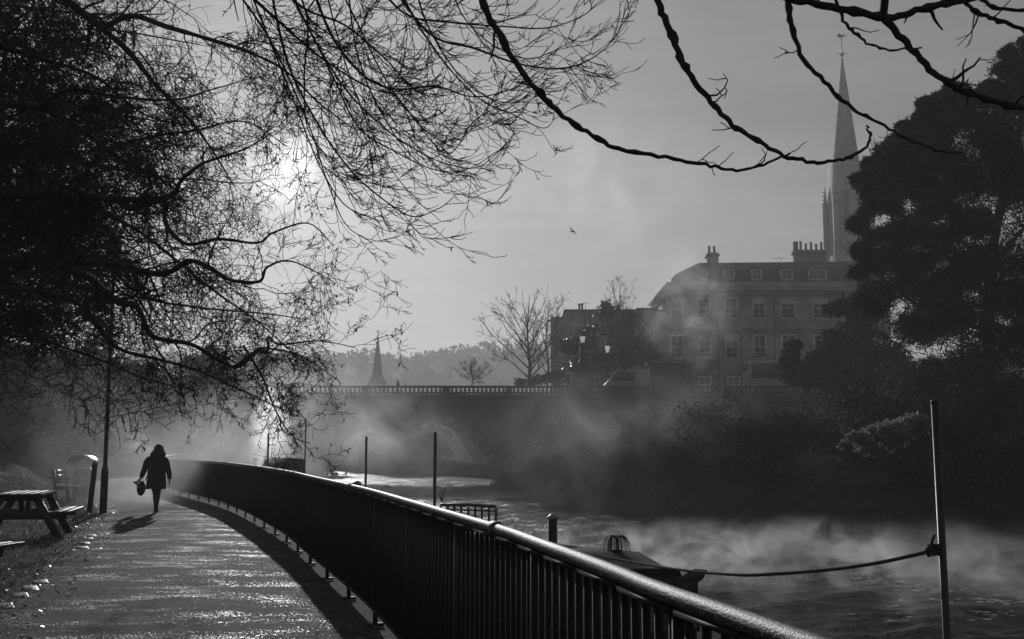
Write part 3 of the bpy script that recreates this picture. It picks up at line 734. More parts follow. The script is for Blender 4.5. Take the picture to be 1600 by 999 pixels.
for side, yy in ((0, YR + .1), (1, YR + RW - .1)):
    b_ = MB(); b_.box(((XA + BX(890)) / 2, yy, zt_p - .08), (BX(890) - XA, .42, .17)); b_.box(((BX(928) + BX(1016)) / 2, yy, zt_p - .08), (BX(1016) - BX(928), .42, .17)); b_.box(((BX(1080) + XZ) / 2, yy, zt_p - .08), (XZ - BX(1080), .42, .17)); bb(b_, 'parapet_coping')
    for a, c in solid:
        b_ = MB(); xa, xc = BX(a), BX(c); b_.box(((xa + xc) / 2, yy, (zs0 + zs1) / 2), (xc - xa, .36, zs1 - zs0)); bb(b_, 'parapet_block')
    for a, c in spans:
        xa, xc = BX(a), BX(c); k = max(1, round((xc - xa) / .352))
        for q in range(k):
            x = xa + (q + .5) * (xc - xa) / k
            if side: baluster_shape(farb, x, yy)
            elif cnt < 99 and 440 < (a + c) / 2 < 900: baluster_shape((z9b := MB()), x, yy); bb(z9b, 'baluster'); cnt += 1
            else: baluster_shape(restb, x, yy)
o = bb(farb, 'rear_balusters'); o['kind'] = 'stuff'; o = bb(restb, 'more_balusters'); o['kind'] = 'stuff'
# lamp pedestals, lamps
def pedestal(px_, yy, wpx, ytop, w2=None):
    x = BX(px_); ww = wpx / F * YR; zt2 = BZ(ytop); b_ = MB()
    b_.box((x, yy, (zdeck + .21 + zt2 - .4) / 2), (ww * .86, ww * .7, zt2 - .4 - zdeck - .21)); b_.box((x, yy, zt2 - .32), (ww * 1.1, ww * .9, .2)); b_.box((x, yy, zt2 - .12), (ww * .8, ww * .62, .22)); b_.box((x, yy, zdeck + .35), (ww * .98, ww * .8, .26)); bb(b_, 'pedestal')
pedestal(910, YR + .1, 38, 571); pedestal(909, YR + RW - .1, 38, 574); pedestal(952, YR + RW - .1, 20, 590)
b_ = MB(); b_.box((BX(1048), YR + .3, (zdeck + BZ(570)) / 2), (BX(1080) - BX(1016), 2.2, BZ(570) - zdeck)); b_.box((BX(1048), YR + .3, BZ(569)), (BX(1084) - BX(1013), 2.6, .2)); b_.box((BX(1048), YR + .3, BZ(566)), (BX(1070) - BX(1026), 1.8, .3)); bb(b_, 'gate_pier')
def lamp(px_, yy, ybase, ytop, label):
    x = at(px_, ybase, yy).x; z0 = at(px_, ybase, yy).z; h = at(px_, ytop, yy).z - z0
    L_ = empty('bridge_lamp', (x, yy, z0)); tag(L_, label, 'street lamp', 'lamps on the bridge')
    b_ = MB(); b_.lathe((0, 0, 0), [(.42, 0), (.40, .3), (.30, .4), (.27, .7), (.2, h * .5), (.16, h * .62), (.2, h * .64), (.1, h * .68)], 8); b_.build('column', M['iron'], L_)
    s_ = h * .68
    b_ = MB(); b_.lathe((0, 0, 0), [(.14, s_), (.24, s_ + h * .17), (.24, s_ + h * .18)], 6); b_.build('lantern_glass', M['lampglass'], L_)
    b_ = MB(); b_.lathe((0, 0, 0), [(.30, s_ + h * .182), (.2, s_ + h * .24), (.09, s_ + h * .26), (.08, s_ + h * .3), (.01, s_ + h * .32)], 6)
    for q in range(6):
        a = q * math.pi / 3; b_.tube([(.145 * math.cos(a), .145 * math.sin(a), s_), (.25 * math.cos(a), .25 * math.sin(a), s_ + h * .182)], .014, 4)
    b_.build('lantern_frame', M['iron'], L_)
lamp(910.5, YR + .1, 571, 519, 'taller lamp with added sun glow on the big pedestal of the bridge')
lamp(949.5, YR + RW - .1, 590, 533, 'smaller lamp with added sun glow on the far parapet, right of the taller lamp')

# vehicles and people on the bridge
M['vanpaint'] = mat('van_paint', .3, .45, var=.1)
def vehicle(name, px0, px1, ytop, yy, label, cat, van=True):
    x0, x1 = at(px0, ytop, yy).x, at(px1, ytop, yy).x; zt2 = at(px0, ytop, yy).z; zg = zdeck + .28; l = x1 - x0; h = zt2 - zg
    V_ = empty(name, ((x0 + x1) / 2, yy, zg)); tag(V_, label, cat); a = -l / 2
    if van: prof = [(a, .45), (l/2, .45), (l/2, h), (a + 1.0, h), (a + .35, h * .62), (a + .02, h * .5)]
    else: prof = [(a, .4), (l/2, .4), (l/2, h), (a + .5, h), (a + .12, h * .9), (a, h * .5)]
    b_ = MB(); b_.prism(prof, -1.05, 1.05); b_.build('body', M['vanpaint'], V_, bevel=.08)
    b_ = MB()
    if van: b_.prism([(a + .42, h * .6), (a + 2.6, h * .6), (a + 2.6, h - .15), (a + 1.02, h - .12)], -1.075, -1.055)
    else: b_.prism([(a + .3, h * .5), (l/2 - .6, h * .5), (l/2 - .6, h - .3), (a + .6, h - .3)], -1.075, -1.055)
    b_.build('side_window', M['winglass'], V_)
    b_ = MB(); b_.box((a + (.66 if van else .06), 0, h * .8), (.05, 1.8, h * .34), (0, -.66 if van else -.1, 0)) ; b_.build('windscreen', M['winglass'], V_)
    for fx in (a + 1.0, l/2 - 1.1):
        for sy in (-1, 1):
            w_ = MB(); w_.lathe((fx, sy * .93, .4), [(.2, -.12), (.38, -.12), (.4, -.08), (.4, .08), (.38, .12), (.2, .12)], 16, axis=np.array(Euler((math.pi / 2, 0, 0)).to_matrix())); w_.build('wheel', M['tyre'], V_)
    return V_
vehicle('delivery_van', 944, 1013, 579.5, YR + 6.5, 'pale box van crossing the bridge left of the square pier', 'van')
vehicle('coach', 1163, 1345, 564, YR + 6.0, 'long white coach on the bridge in front of the mansard house', 'coach', False)

# ------------------------------------------------------------------ skinned figures
def skinfig(name, joints, edges, mt, parent=None, sub=2, root=0):
    me = bpy.data.meshes.new(name); me.from_pydata([j[0] for j in joints], edges, []); me.update()
    o = bpy.data.objects.new(name, me); SC.collection.objects.link(o)
    if parent is not None: o.parent = parent
    m_ = o.modifiers.new('skin', 'SKIN'); m_.use_smooth_shade = True
    for k, j in enumerate(joints):
        r = j[1]; d = me.skin_vertices[0].data[k]; d.radius = r if isinstance(r, tuple) else (r, r); d.use_root = (k == root)
    s_ = o.modifiers.new('sub', 'SUBSURF'); s_.levels = sub; s_.render_levels = sub
    me.materials.append(mt); return o
def chain(J, E, start, pts):
    k = start
    for p in pts: J.append(p); E.append((k, len(J) - 1)); k = len(J) - 1
    return k
P0 = gz(241, 802, 0.03)
Wm = empty('person', (P0.x, P0.y, 0.035), math.radians(6)); Wm.scale = (.95, .95, .93); tag(Wm, 'woman in dark knee length coat walking away along the path', 'person')
J = [((0.01, 0, .92), .13)]; E = []
k = chain(J, E, 0, [((0.01, 0, 1.08), .12), ((0.015, .01, 1.26), (.15, .1)), ((0.03, .0, 1.40), .07), ((.04, .01, 1.47), .048), ((.05, .03, 1.55), .07), ((.052, .025, 1.63), .075), ((.052, .02, 1.675), .05)])
hand_r = chain(J, E, 2, [((.17, 0, 1.34), .055), ((.27, -.01, 1.10), .042), ((.315, .04, .87), .03), ((.325, .05, .82), .022), ((.33, .055, .785), .026)])
hand_l = chain(J, E, 2, [((-.15, 0, 1.34), .055), ((-.25, -.02, 1.10), .042), ((-.34, .04, .91), .03), ((-.365, .05, .87), .022), ((-.38, .055, .84), .026)])
chain(J, E, 0, [((.07, 0, .84), .095), ((.055, .05, .5), .06), ((.035, -.02, .12), .038), ((.035, .0, .05), .04), ((.02, .12, .03), .032)])
chain(J, E, 0, [((-.06, 0, .84), .095), ((-.025, .16, .5), .06), ((-.0, .20, .13), .038), ((.0, .22, .05), .04), ((-.01, .34, .04), .032)])
for hd, sx in ((hand_r, 1), (hand_l, -1)):
    hx, hy, hz = J[hd][0]
    for q, (dy, ln) in enumerate(((.024, .068), (.009, .078), (-.007, .072), (-.022, .058))):
        chain(J, E, hd, [((hx, hy + dy, hz - .03), .009), ((hx - sx * .006, hy + dy, hz - .03 - ln * .5), .008), ((hx - sx * .02, hy + dy, hz - .03 - ln), .007)])
    chain(J, E, hd, [((hx - sx * .01, hy + .034, hz + .0), .010), ((hx - sx * .02, hy + .05, hz - .035), .008)])
skinfig('body', J, E, M['skin'], Wm)
b_ = MB(); b_.ell((.05, .115, 1.575), (.012, .018, .022), 8, 6); b_.build('nose', M['skin'], Wm, smooth=True)
for q in (-1, 1):
    b_ = MB(); b_.ell((.05 + q * .03, .098, 1.605), (.012, .008, .008), 8, 6); b_.build('eye', M['bag'], Wm, smooth=True)
# coat
b_ = MB(); R_ = [(.60, .235, .19), (.62, .24, .195), (.75, .235, .185), (.92, .222, .17), (1.08, .212, .155), (1.22, .222, .15), (1.33, .225, .14), (1.40, .18, .12), (1.445, .10, .09), (1.47, .085, .08)]
seg = 28; V = []
for kk, (z, rx, ry) in enumerate(R_):
    for q in range(seg):
        a = 2 * math.pi * q / seg; fl = 1 + (.035 * math.sin(a * 5 + 1) * max(0, (1.0 - z)) * 2)
        V.append((.012 + .015 * (z - .6) + rx * fl * math.cos(a), ry * fl * math.sin(a) + .012 * math.sin(z * 9), z + (.012 * math.sin(3 * a) if kk < 2 else 0)))
i = np.arange(len(R_) - 1)[:, None] * seg; j = np.arange(seg)[None, :]
b_.add(V, np.stack([i + j, i + (j + 1) % seg, i + seg + (j + 1) % seg, i + seg + j], -1).reshape(-1, 4))
b_.tube(catmull([(.15, 0, 1.37), (.235, -.005, 1.28), (.285, -.01, 1.10), (.32, .02, .97), (.325, .045, .845)], 4), np.interp(np.linspace(0, 1, 17), [0, .3, .6, 1], [.07, .078, .07, .052]), 14)
b_.tube(catmull([(-.13, 0, 1.37), (-.215, -.005, 1.28), (-.265, -.02, 1.10), (-.32, .02, .97), (-.355, .045, .89)], 4), np.interp(np.linspace(0, 1, 17), [0, .3, .6, 1], [.07, .078, .07, .052]), 14)
b_.build('coat', M['cloth'], Wm, smooth=True)
b_ = MB()
b_.tube(catmull([(.07, 0, .88), (.06, .035, .7), (.055, .05, .5), (.045, .0, .3), (.035, -.02, .12)], 4), np.interp(np.linspace(0, 1, 17), [0, .3, .55, .72, 1], [.11, .09, .066, .07, .045]), 14)
b_.tube(catmull([(-.06, 0, .88), (-.045, .09, .7), (-.025, .16, .5), (-.01, .18, .3), (0, .20, .14)], 4), np.interp(np.linspace(0, 1, 17), [0, .3, .55, .72, 1], [.11, .09, .066, .07, .045]), 14)
b_.build('leggings', M['cloth'], Wm, smooth=True)
for (x, y, z) in ((.035, .0, 0), (0, .21, .01)):
    b_ = MB(); b_.ell((x - .008, y + .055, .035 + z), (.046, .125, .036), 12, 8); b_.tube([(x, y - .01, .03 + z), (x, y - .01, .17 + z)], [.046, .05], 12); b_.build('boot', M['bag'], Wm, smooth=True)
b_ = MB(); b_.ell((.052, -.005, 1.615), (.098, .108, .105), 18, 12, jit=.012)
for q in range(34):
    a = math.pi * (1.0 + q / 33.0); sx_ = .052 + .085 * math.cos(a); sy_ = -.005 + .095 * math.sin(a)
    fx = .045 + .155 * math.cos(a) * random.uniform(.85, 1.12); fy = -.02 + .11 * math.sin(a)
    b_.tube(catmull([(sx_, sy_, 1.66), (sx_ * 1.15 - .005, sy_ * 1.1, 1.57), (fx, fy, 1.47), (fx * 1.05 + .004, fy, 1.41 + random.uniform(-.03, .03))], 3), [.026, .026, .025, .024, .022, .02, .017, .014, .011, .008][:10], 6)
b_.build('hair', M['hair'], Wm, smooth=True)
b_ = MB(); b_.tube(catmull([(.13, -.02, 1.42), (.08, -.15, 1.3), (0, -.172, 1.15), (-.1, -.165, 1.0), (-.2, -.10, .88), (-.24, -.02, .80)], 5), .013, 6); 
strap = b_
Hb = empty('handbag', (P0.x - .345, P0.y + .02, .0)); tag(Hb, 'dark rounded bag hanging from the left hand of the walking woman', 'handbag')
b_ = MB(); b_.ell((0, 0.03, .60), (.105, .07, .175), 16, 12, (0, .04, 0)); b_.build('bag_body', M['bag'], Hb, smooth=True)
b_ = MB(); b_.tube(catmull([(-.06, .03, .74), (-.045, .04, .83), (.0, .05, .865), (.03, .04, .82), (.05, .03, .74)], 5), .009, 6); b_.build('handle', M['bag'], Hb, smooth=True)
b_ = MB()
for q in range(9): b_.tube(catmull([(-.02 - .003 * q, .0, .82), (-.075 - .006 * q, .02 + .01 * (q % 3), .76), (-.10 - .012 * q, .02, .66 + .012 * q)], 4), .007, 5)
b_.build('tassel', M['hair'], Hb, smooth=True)
strap.build('bag_strap', M['bag'], Wm, smooth=True)
# person on the bridge, only head and shoulders over the parapet; a second one mostly hidden
def walker(px_, ytop, label, bend=0):
    yy = YR + 1.6; p = at(px_, ytop, yy); zg = zdeck + .27; h = p.z - zg; s_ = h / 1.74
    o = empty('person', (p.x, yy, zg), math.radians(80)); tag(o, label, 'person')
    J = [((0, 0, .95 * s_), .15 * s_)]; E = []
    chain(J, E, 0, [((0, 0, 1.2 * s_), .17 * s_), ((0, .0, 1.38 * s_), .16 * s_), ((0, .02, 1.49 * s_), .06 * s_), ((0, .04, 1.58 * s_), .09 * s_), ((0, .035, 1.66 * s_), .085 * s_)])
    for q in (-1, 1):
        chain(J, E, 2, [((q * .2 * s_, 0, 1.38 * s_), .065 * s_), ((q * .27 * s_, -.05, 1.12 * s_), .05 * s_), ((q * .27 * s_, .1, .9 * s_), .04 * s_)])
        chain(J, E, 0, [((q * .09, 0, .85 * s_), .10 * s_), ((q * .1, q * .1, .48 * s_), .07 * s_), ((q * .1, q * .18, .07), .05), ((q * .1, q * .18 + .14, .05), .04)])
    skinfig('body', J, E, M['cloth'], o, 1)
walker(622, 592.5, 'person crossing the bridge, head and shoulders above the balustrade')
walker(634, 599, 'smaller person just right of the taller one on the bridge, mostly hidden')

# ------------------------------------------------------------------ gull in the sky
p = at(895, 362, 60); b_ = MB()
b_.ell((0, 0, 0), (.07, .22, .065), 10, 8); b_.ell((0, .2, .02), (.045, .06, .045), 8, 6)
G = b_.build('gull', M['feather'], smooth=True); G.location = p; G.rotation_euler = (0, .5, .9); G.scale = (.7, .7, .7); tag(G, 'small distant gull flying in the open sky left of the houses', 'bird')
for q in (-1, 1):
    b_ = MB(); b_.add([(0, .09, .02), (q * .3, .13, .13), (q * .65, -.02, .02), (q * .3, -.04, .12), (0, -.09, .02), (0, .0, .05)], [(0, 1, 3, 4), (1, 2, 3, 3)][:1]); b_.f.append(np.array([[1 + b_.n - 6, 2 + b_.n - 6, 3 + b_.n - 6]])); b_.build('wing', M['feather'], G)

# ------------------------------------------------------------------ picnic tables, seats, bollard, bin, lamp post
def picnic():
    o = empty('picnic_table'); 
    b_ = MB()
    for q in range(5): b_.box((-.32 + q * .16, 0, .745), (.145, 1.75, .04))
    b_.build('tabletop', M['wood'], o, bevel=.006)
    for s_ in (-1, 1):
        b_ = MB()
        for q in range(2): b_.box((s_ * (.64 + q * .15), 0, .445), (.135, 1.75, .04))
        b_.build('seat', M['wood'], o, bevel=.006)
    for e in (-.6, .6):
        for s_ in (-1, 1):
            b_ = MB(); x0_, z0_, x1_, z1_ = s_ * .26, .72, s_ * .68, -.02
            L2 = math.hypot(x1_ - x0_, z0_ - z1_); b_.box(((x0_ + x1_) / 2, e, (z0_ + z1_) / 2), (.125, .07, L2), (0, -s_ * math.atan2(abs(x1_ - x0_), z0_ - z1_), 0)); b_.build('leg', M['wood'], o)
        b_ = MB(); b_.box((0, e + .055 * (1 if e < 0 else -1), .385), (1.55, .06, .13)); b_.box((0, e + .055 * (1 if e < 0 else -1), .69), (.74, .06, .11)); b_.build('cross_beam', M['wood'], o)
    b_ = MB()
    for s_ in (-1, 1): b_.box((0, s_ * .3, .52), (.08, .56, .06), (s_ * .75, 0, 0))
    b_.build('brace', M['wood'], o)
    return o
t1 = picnic(); t1.location = (-8.62, 19.35, .0); t1.rotation_euler = (0, 0, math.radians(14)); tag(t1, 'wooden picnic table on the grass left of the lamp post, whole end in view', 'picnic table', 'picnic tables beside the path')
t2 = copy_tree(t1); t2.location = (-6.62, 12.0, 0); t2.rotation_euler = (0, 0, math.radians(-7)); tag(t2, 'nearer wooden picnic table cut off by the left picture edge', 'picnic table', 'picnic tables beside the path')
p = gz(116, 778, .1); pb = empty('park_bench', (p.x, p.y, hL(bankL(p.y) - p.x, p.y)), math.radians(97)); tag(pb, 'slatted park bench on the grass behind the picnic table', 'bench')
b_ = MB()
for q in range(3): b_.box((-.6, -.0 + q * .15 , .44), (0.0001, .1, .03)) if False else b_.box((0, .0 + q * .15, .44), (1.5, .12, .035))
b_.build('seat', M['wood'], pb)
b_ = MB()
for q in range(3): b_.box((0, .40 + q * .03, .58 + q * .14), (1.5, .03, .11), (-.2, 0, 0))
b_.build('backrest', M['wood'], pb)
for x in (-.6, .6):
    b_ = MB(); b_.box((x, .0, .21), (.06, .07, .43)); b_.box((x, .38, .45), (.06, .07, .95), (-.12, 0, 0)); b_.box((x, .17, .39), (.06, .42, .05)); b_.box((x, .13, .66), (.06, .5, .04)); b_.build('leg', M['wood'], pb)
p = gz(127, 779, .0); bn = empty('litter_bin', (p.x, p.y, 0.0), math.radians(-20)); tag(bn, 'litter bin with curved hood standing behind the bollard', 'litter bin')
b_ = MB(); b_.lathe((0, 0, 0), [(.25, 0), (.27, .03), (.27, .9), (.24, .92)], 20); b_.build('bin_body', M['pole'], bn)
hd = MB(); n_ = 10; V = []
for q in range(n_ + 1):
    a = math.radians(35 + 110 * q / n_); V += [(.52 * math.cos(a), -.26, .80 + .52 * math.sin(a)), (.52 * math.cos(a), .26, .80 + .52 * math.sin(a)), (.49 * math.cos(a), .26, .80 + .49 * math.sin(a)), (.49 * math.cos(a), -.26, .80 + .49 * math.sin(a))]
i = np.arange(n_)[:, None] * 4; j = np.arange(4)[None, :]
hd.add(V, np.stack([i + j, i + 4 + j, i + 4 + (j + 1) % 4, i + (j + 1) % 4], -1).reshape(-1, 4)); hd.f.append(np.array([[0, 1, 2, 3], [n_ * 4 + 3, n_ * 4 + 2, n_ * 4 + 1, n_ * 4]]))
M['steel'] = mat('brushed_steel', .25, .38, metal=.7, var=.1); hd.build('hood', M['steel'], bn)
for x in (-.38, .38): b_ = MB(); b_.tube([(x * .6, 0, .88), (x, 0, 1.08), (x * 1.05, 0, 1.12)], .018, 6); b_.build('bracket', M['iron'], bn)
p = gz(139, 804, .0); bo = empty('bollard', (p.x, p.y, -.02), 0); tag(bo, 'dark round topped bollard just left of the lamp post', 'bollard')
b_ = MB(); b_.tube([(0, 0, 0), (.09, 0, 1.20)], .062, 16); b_.build('shaft', M['pole'], bo, smooth=False)
b_ = MB(); b_.lathe((.09, 0, 1.2), [(.066, -.02), (.068, .0), (.06, .03), (.035, .055), (.005, .066)], 16); b_.build('domed_cap', M['steel'], bo, smooth=True)
p = gz(161, 803, 0); lp = empty('lamp_post', (p.x, p.y, -.02)); tag(lp, 'tall dark tapered lamp post beside the path near the walking woman', 'lamp post')
b_ = MB(); b_.lathe((0, 0, 0), [(.085, 0), (.085, 1.0), (.075, 1.06), (.055, 1.12), (.05, 1.3), (.042, 6.2)], 14); b_.build('column', M['pole'], lp, smooth=False)
b_ = MB(); b_.box((0, -.084, .45), (.08, .012, .34)); b_.build('access_door', M['pole'], lp)
b_ = MB(); b_.lathe((0, 0, 6.15), [(.05, 0), (.17, .12), (.17, .15)], 12); b_.lathe((0, 0, 6.5), [(.24, 0), (.2, .06), (.05, .14)], 12)
for q in range(3): b_.tube([(.15 * math.cos(q * 2.1), .15 * math.sin(q * 2.1), 6.28), (.18 * math.cos(q * 2.1), .18 * math.sin(q * 2.1), 6.51)], .01, 4)
b_.build('lamp_head', M['pole'], lp)
b_ = MB(); b_.lathe((0, 0, 6.3), [(.13, 0), (.16, .1), (.16, .2)], 12); b_.build('lamp_glass', M['winglass'], lp)

# ------------------------------------------------------------------ boats
def boatroot(name, x, y, dx, dy, label, cat='boat'):
    o = empty(name, (x, y, WATER), math.atan2(dy, dx)); tag(o, label, cat); return o
def hull(o, Lh, bw_=1.03, dep=.62, mt=None):
    st = [(-.55, .55), (-.2, .85), (.3, bw_), (Lh * .5, bw_), (Lh - 2.2, bw_), (Lh - 1.0, bw_ * .66), (Lh - .1, .12)]
    b_ = MB(); V = []
    for x, ww in st: 
        up = dep + (.18 * max(0, (x - Lh + 2.5) / 2.5))
        V += [(x, -ww, up), (x, -ww * .93, -.25), (x, ww * .93, -.25), (x, ww, up)]
    n_ = len(st); i = np.arange(n_ - 1)[:, None] * 4; j = np.arange(4)[None, :]
    b_.add(V, np.stack([i + j, i + 4 + j, i + 4 + (j + 1) % 4, i + (j + 1) % 4], -1).reshape(-1, 4)); b_.f.append(np.array([[0, 3, 2, 1], [n_ * 4 - 4, n_ * 4 - 3, n_ * 4 - 2, n_ * 4 - 1]]))
    b_.build('hull', mt or M['boatpaint'], o)
    b_ = MB()
    for sgn in (-1, 1): b_.tube([(x, sgn * (ww + .015), dep + (.18 * max(0, (x - Lh + 2.5) / 2.5)) - .03) for x, ww in st], .03, 6)
    b_.build('rubbing_strake', M['iron'], o)
def cabin(o, xa, xb, h0, h1, hw=.86, slant=.14, mt=None, wins=4):
    b_ = MB(); V = [(xa, -hw, h0), (xb, -hw, h0), (xb, hw, h0), (xa, hw, h0), (xa + .02, -hw + slant, h1), (xb - .1, -hw + slant, h1), (xb - .1, hw - slant, h1), (xa + .02, hw - slant, h1)]
    b_.add(V, [(0, 3, 2, 1), (0, 1, 5, 4), (1, 2, 6, 5), (2, 3, 7, 6), (3, 0, 4, 7), (4, 5, 6, 7)]); c_ = b_.build('cabin', mt or M['boatpaint'], o)
    b_ = MB(); n_ = 8; V = []
    for x in (xa - .12, xb - .02):
        for q in range(n_ + 1): u = -1 + 2 * q / n_; V += [(x, u * (hw - slant + .05), h1 + .012 + .07 * (1 - u * u)), (x, u * (hw - slant + .05), h1 - .02)]
    k = (n_ + 1) * 2; Fl = []
    for q in range(n_):
        a = q * 2; Fl += [(a, a + k, a + k + 2, a + 2), (a + 1, a + 3, a + k + 3, a + k + 1), (a, a + 2, a + 3, a + 1), (k + a, k + a + 1, k + a + 3, k + a + 2)]
    Fl += [(0, 1, k + 1, k), (n_ * 2, n_ * 2 + k, n_ * 2 + k + 1, n_ * 2 + 1)]; b_.add(V, Fl); b_.build('cabin_roof', M['tarp'], o)
    for sgn in (-1, 1):
        b_ = MB(); b_.tube([(xa, sgn * (hw - slant - .1), h1 + .07), (xb - .2, sgn * (hw - slant - .1), h1 + .07)], .018, 6)
        for q in range(4): x = xa + .2 + (xb - xa - .6) * q / 3; b_.tube([(x, sgn * (hw - slant - .1), h1 - .01), (x, sgn * (hw - slant - .1), h1 + .07)], .014, 5)
        b_.build('grab_rail', M['steel'], o)
        for q in range(wins):
            x = xa + (xb - xa) * (q + .7) / (wins + .4); f_ = MB(); yy = sgn * (hw - slant * .5 + .012)
            f_.box((x, yy, (h0 + h1) / 2 + .05), (.62, .04, .36), (sgn * -.2 if False else 0, 0, 0)); fo = f_.build('window', M['steel'], o)
            f_ = MB(); f_.box((x, yy + sgn * .006, (h0 + h1) / 2 + .05), (.54, .045, .28)); f_.build('pane', M['winglass'], fo)
    return c_
def stove(o, x, y, z, h, r=.075):
    b_ = MB(); b_.lathe((x, y, z), [(r * 1.4, 0), (r, .04), (r, h)], 14); c_ = b_.build('flue', M['iron'], o)
    b_ = MB(); b_.lathe((x, y, z + h), [(r * 1.0, .0), (r * 1.35, .012), (r * 1.35, .03), (r * .3, .09)], 14); b_.build('cap', M['steel'], c_)
# nearest narrowboat
b1 = boatroot('narrowboat', 1.58, 14.15, -.52, .85, 'nearest moored narrowboat with black flue and tarpaulin over its stern', 'boat')
hull(b1, 8.8, dep=.6); cabin(b1, 1.9, 7.2, .6, 1.30, wins=3)
b_ = MB(); prof_ = [(-.05, 1.31), (.3, 1.34), (.5, 1.39), (.8, 1.46), (1.2, 1.47), (1.7, 1.42), (2.4, 1.36)]; V = []
for x, z in prof_:
    for q in range(9):
        u = -1 + q / 4; V.append((x - (.10 if abs(u) > .9 and x < .2 else 0), u * .93, z - .10 * u * u - (.62 if abs(u) > .99 else 0) + .012 * vnoise(x * 3, q, 2)))
i = np.arange(len(prof_) - 1)[:, None] * 9; j = np.arange(8)[None, :]
b_.add(V, np.stack([i + j, i + 9 + j, i + 10 + j, i + 1 + j], -1).reshape(-1, 4))
b_.add([(-.13, -.93, .5), (-.16, .93, .5), (-.15, .93, 1.1), (-.05, 0, 1.20), (-.15, -.93, 1.1)], [(0, 1, 2, 3)]); b_.f.append(np.array([[b_.n - 5, b_.n - 2, b_.n - 1]]))
o = b_.build('stern_cover', M['tarp'], b1, smooth=False)
b_ = MB()
for x in (.0, 1.2): b_.tube([(x, -.9, .6), (x, -.86, 1.12), (x, 0, 1.28 if x < 1 else 1.43), (x, .86, 1.12), (x, .9, .6)], .015, 6)
b_.build('cover_hoop', M['iron'], b1)
b_ = MB(); iv = (Matrix.Translation(b1.location) @ Matrix.Rotation(b1.rotation_euler.z, 4, 'Z')).inverted()
V = [tuple(iv @ at(x, y, 13.7 + dy)) for dy in (0, .07) for x, y in ((1050, 924), (1074, 903), (1098, 905), (1070, 928))]; b_.add(V, [(0, 1, 2, 3), (7, 6, 5, 4), (0, 4, 5, 1), (1, 5, 6, 2), (2, 6, 7, 3), (3, 7, 4, 0)])
V = [tuple(iv @ at(x, y, 13.65 + dy)) for dy in (0, .16) for x, y in ((1044, 912), (1085, 889), (1106, 891), (1098, 906))]; b_.add(V, [(0, 1, 2, 3), (7, 6, 5, 4), (0, 4, 5, 1), (1, 5, 6, 2), (2, 6, 7, 3), (3, 7, 4, 0)])
b_.tube([(-.3, 0, -.3), (-.3, 0, .9)], .035, 8); b_.build('rudder', M['wood'], b1)
pf = at(870.5, 851, 16.9); 
import mathutils
inv = (Matrix.Translation(b1.location) @ Matrix.Rotation(b1.rotation_euler.z, 4, 'Z')).inverted()
q_ = inv @ Vector((pf.x, pf.y, 0)); stove(b1, q_.x, max(-.6, min(.6, q_.y)), 1.33, .42, .07)
b_ = MB(); b_.tube([(q_.x + .25, q_.y * .5, 1.3), (q_.x + .25, q_.y * .5, 1.52)], .012, 5); b_.build('vent_pipe', M['steel'], b1)
# weeping plant in a pot on the cover
pw = at(963, 867, 15.0); wp = empty('weeping_plant', (pw.x, pw.y, pw.z - .03)); tag(wp, 'small bare weeping potted tree on the nearest narrowboat roof', 'potted plant')
b_ = MB(); b_.lathe((0, 0, 0), [(.05, 0), (.075, .09), (.08, .1), (.06, .1)], 12); b_.build('pot', M['boatpaint'], wp)
b_ = MB(); b_.tube([(0, 0, .05), (.004, 0, .18), (0, 0, .27)], [.009, .008, .007], 6)
for q in range(46):
    a = random.uniform(0, 6.283); r = random.uniform(.05, .22); dz = random.uniform(.02, .05); cx, cy_ = math.cos(a), math.sin(a)
    b_.tube(catmull([(0, 0, .25), (cx * r * .45, cy_ * r * .45, .27 + dz * .4), (cx * r * .85, cy_ * r * .85, .22), (cx * r, cy_ * r, random.uniform(.02, .12))], 4), np.linspace(.0055, .0035, 13), 4)
b_.build('branches', M['twig'], wp)
# second boat with slatted stern rail
b2 = boatroot('narrowboat', -.95, 23.0, -.47, .88, 'second narrowboat with a slatted wooden rail across its stern', 'boat')
hull(b2, 11, dep=.55); cabin(b2, 2.4, 9.4, .55, 1.2, wins=5)
b2r = empty('stern_rail', (0, 0, 0)); b2r.parent = b2
p1, p2 = at(688, 789, 22.9), at(775, 792, 22.9)
inv2 = (Matrix.Translation(b2.location) @ Matrix.Rotation(b2.rotation_euler.z, 4, 'Z')).inverted()
bpy.data.objects.remove(b2r)
a1, a2 = inv2 @ p1, inv2 @ p2; a1 = np.array(a1); a2 = np.array(a2)
b_ = MB(); b_.tube([a1, (a1 + a2) / 2 + np.array([0, 0, .02]), a2], .035, 8)
b_.tube([a1 - [0, 0, .09], a2 - [0, 0, .09]], .022, 6); b_.tube([a1 - [0, 0, .5], a2 - [0, 0, .5]], .03, 6)
for q in range(9):
    c_ = a1 + (a2 - a1) * (q / 8); b_.tube([c_ - [0, 0, .02], c_ - [0, 0, .95 if q in (0, 8) else .5]], .032 if q in (0, 8) else .028, 6)
for q in (.18, .32): b_.tube([a2 - [0, 0, q], a2 - [0, 0, q] + np.array(inv2.to_3x3() @ Vector((.1, 0, 0)))], .012, 5)
b_.build('stern_rail', M['wood'], b2)
pf = inv2 @ Vector((at(549, 750, 32).x, 32, 0)); stove(b2, 8.2, max(-.55, min(.55, pf.y)), 1.22, .62, .1)
b_ = MB(); pq = inv2 @ at(690, 787, 23.2); base = np.array(pq)
for q in range(7):
    a = q * .9; b_.tube([base, base + [.03 * math.cos(a), .03 * math.sin(a), .12], base + [.09 * math.cos(a + .5), .09 * math.sin(a + .5), .24 + .02 * q]], [.008, .006, .003], 4)
b_.build('twig_bundle', M['twig'], b2)
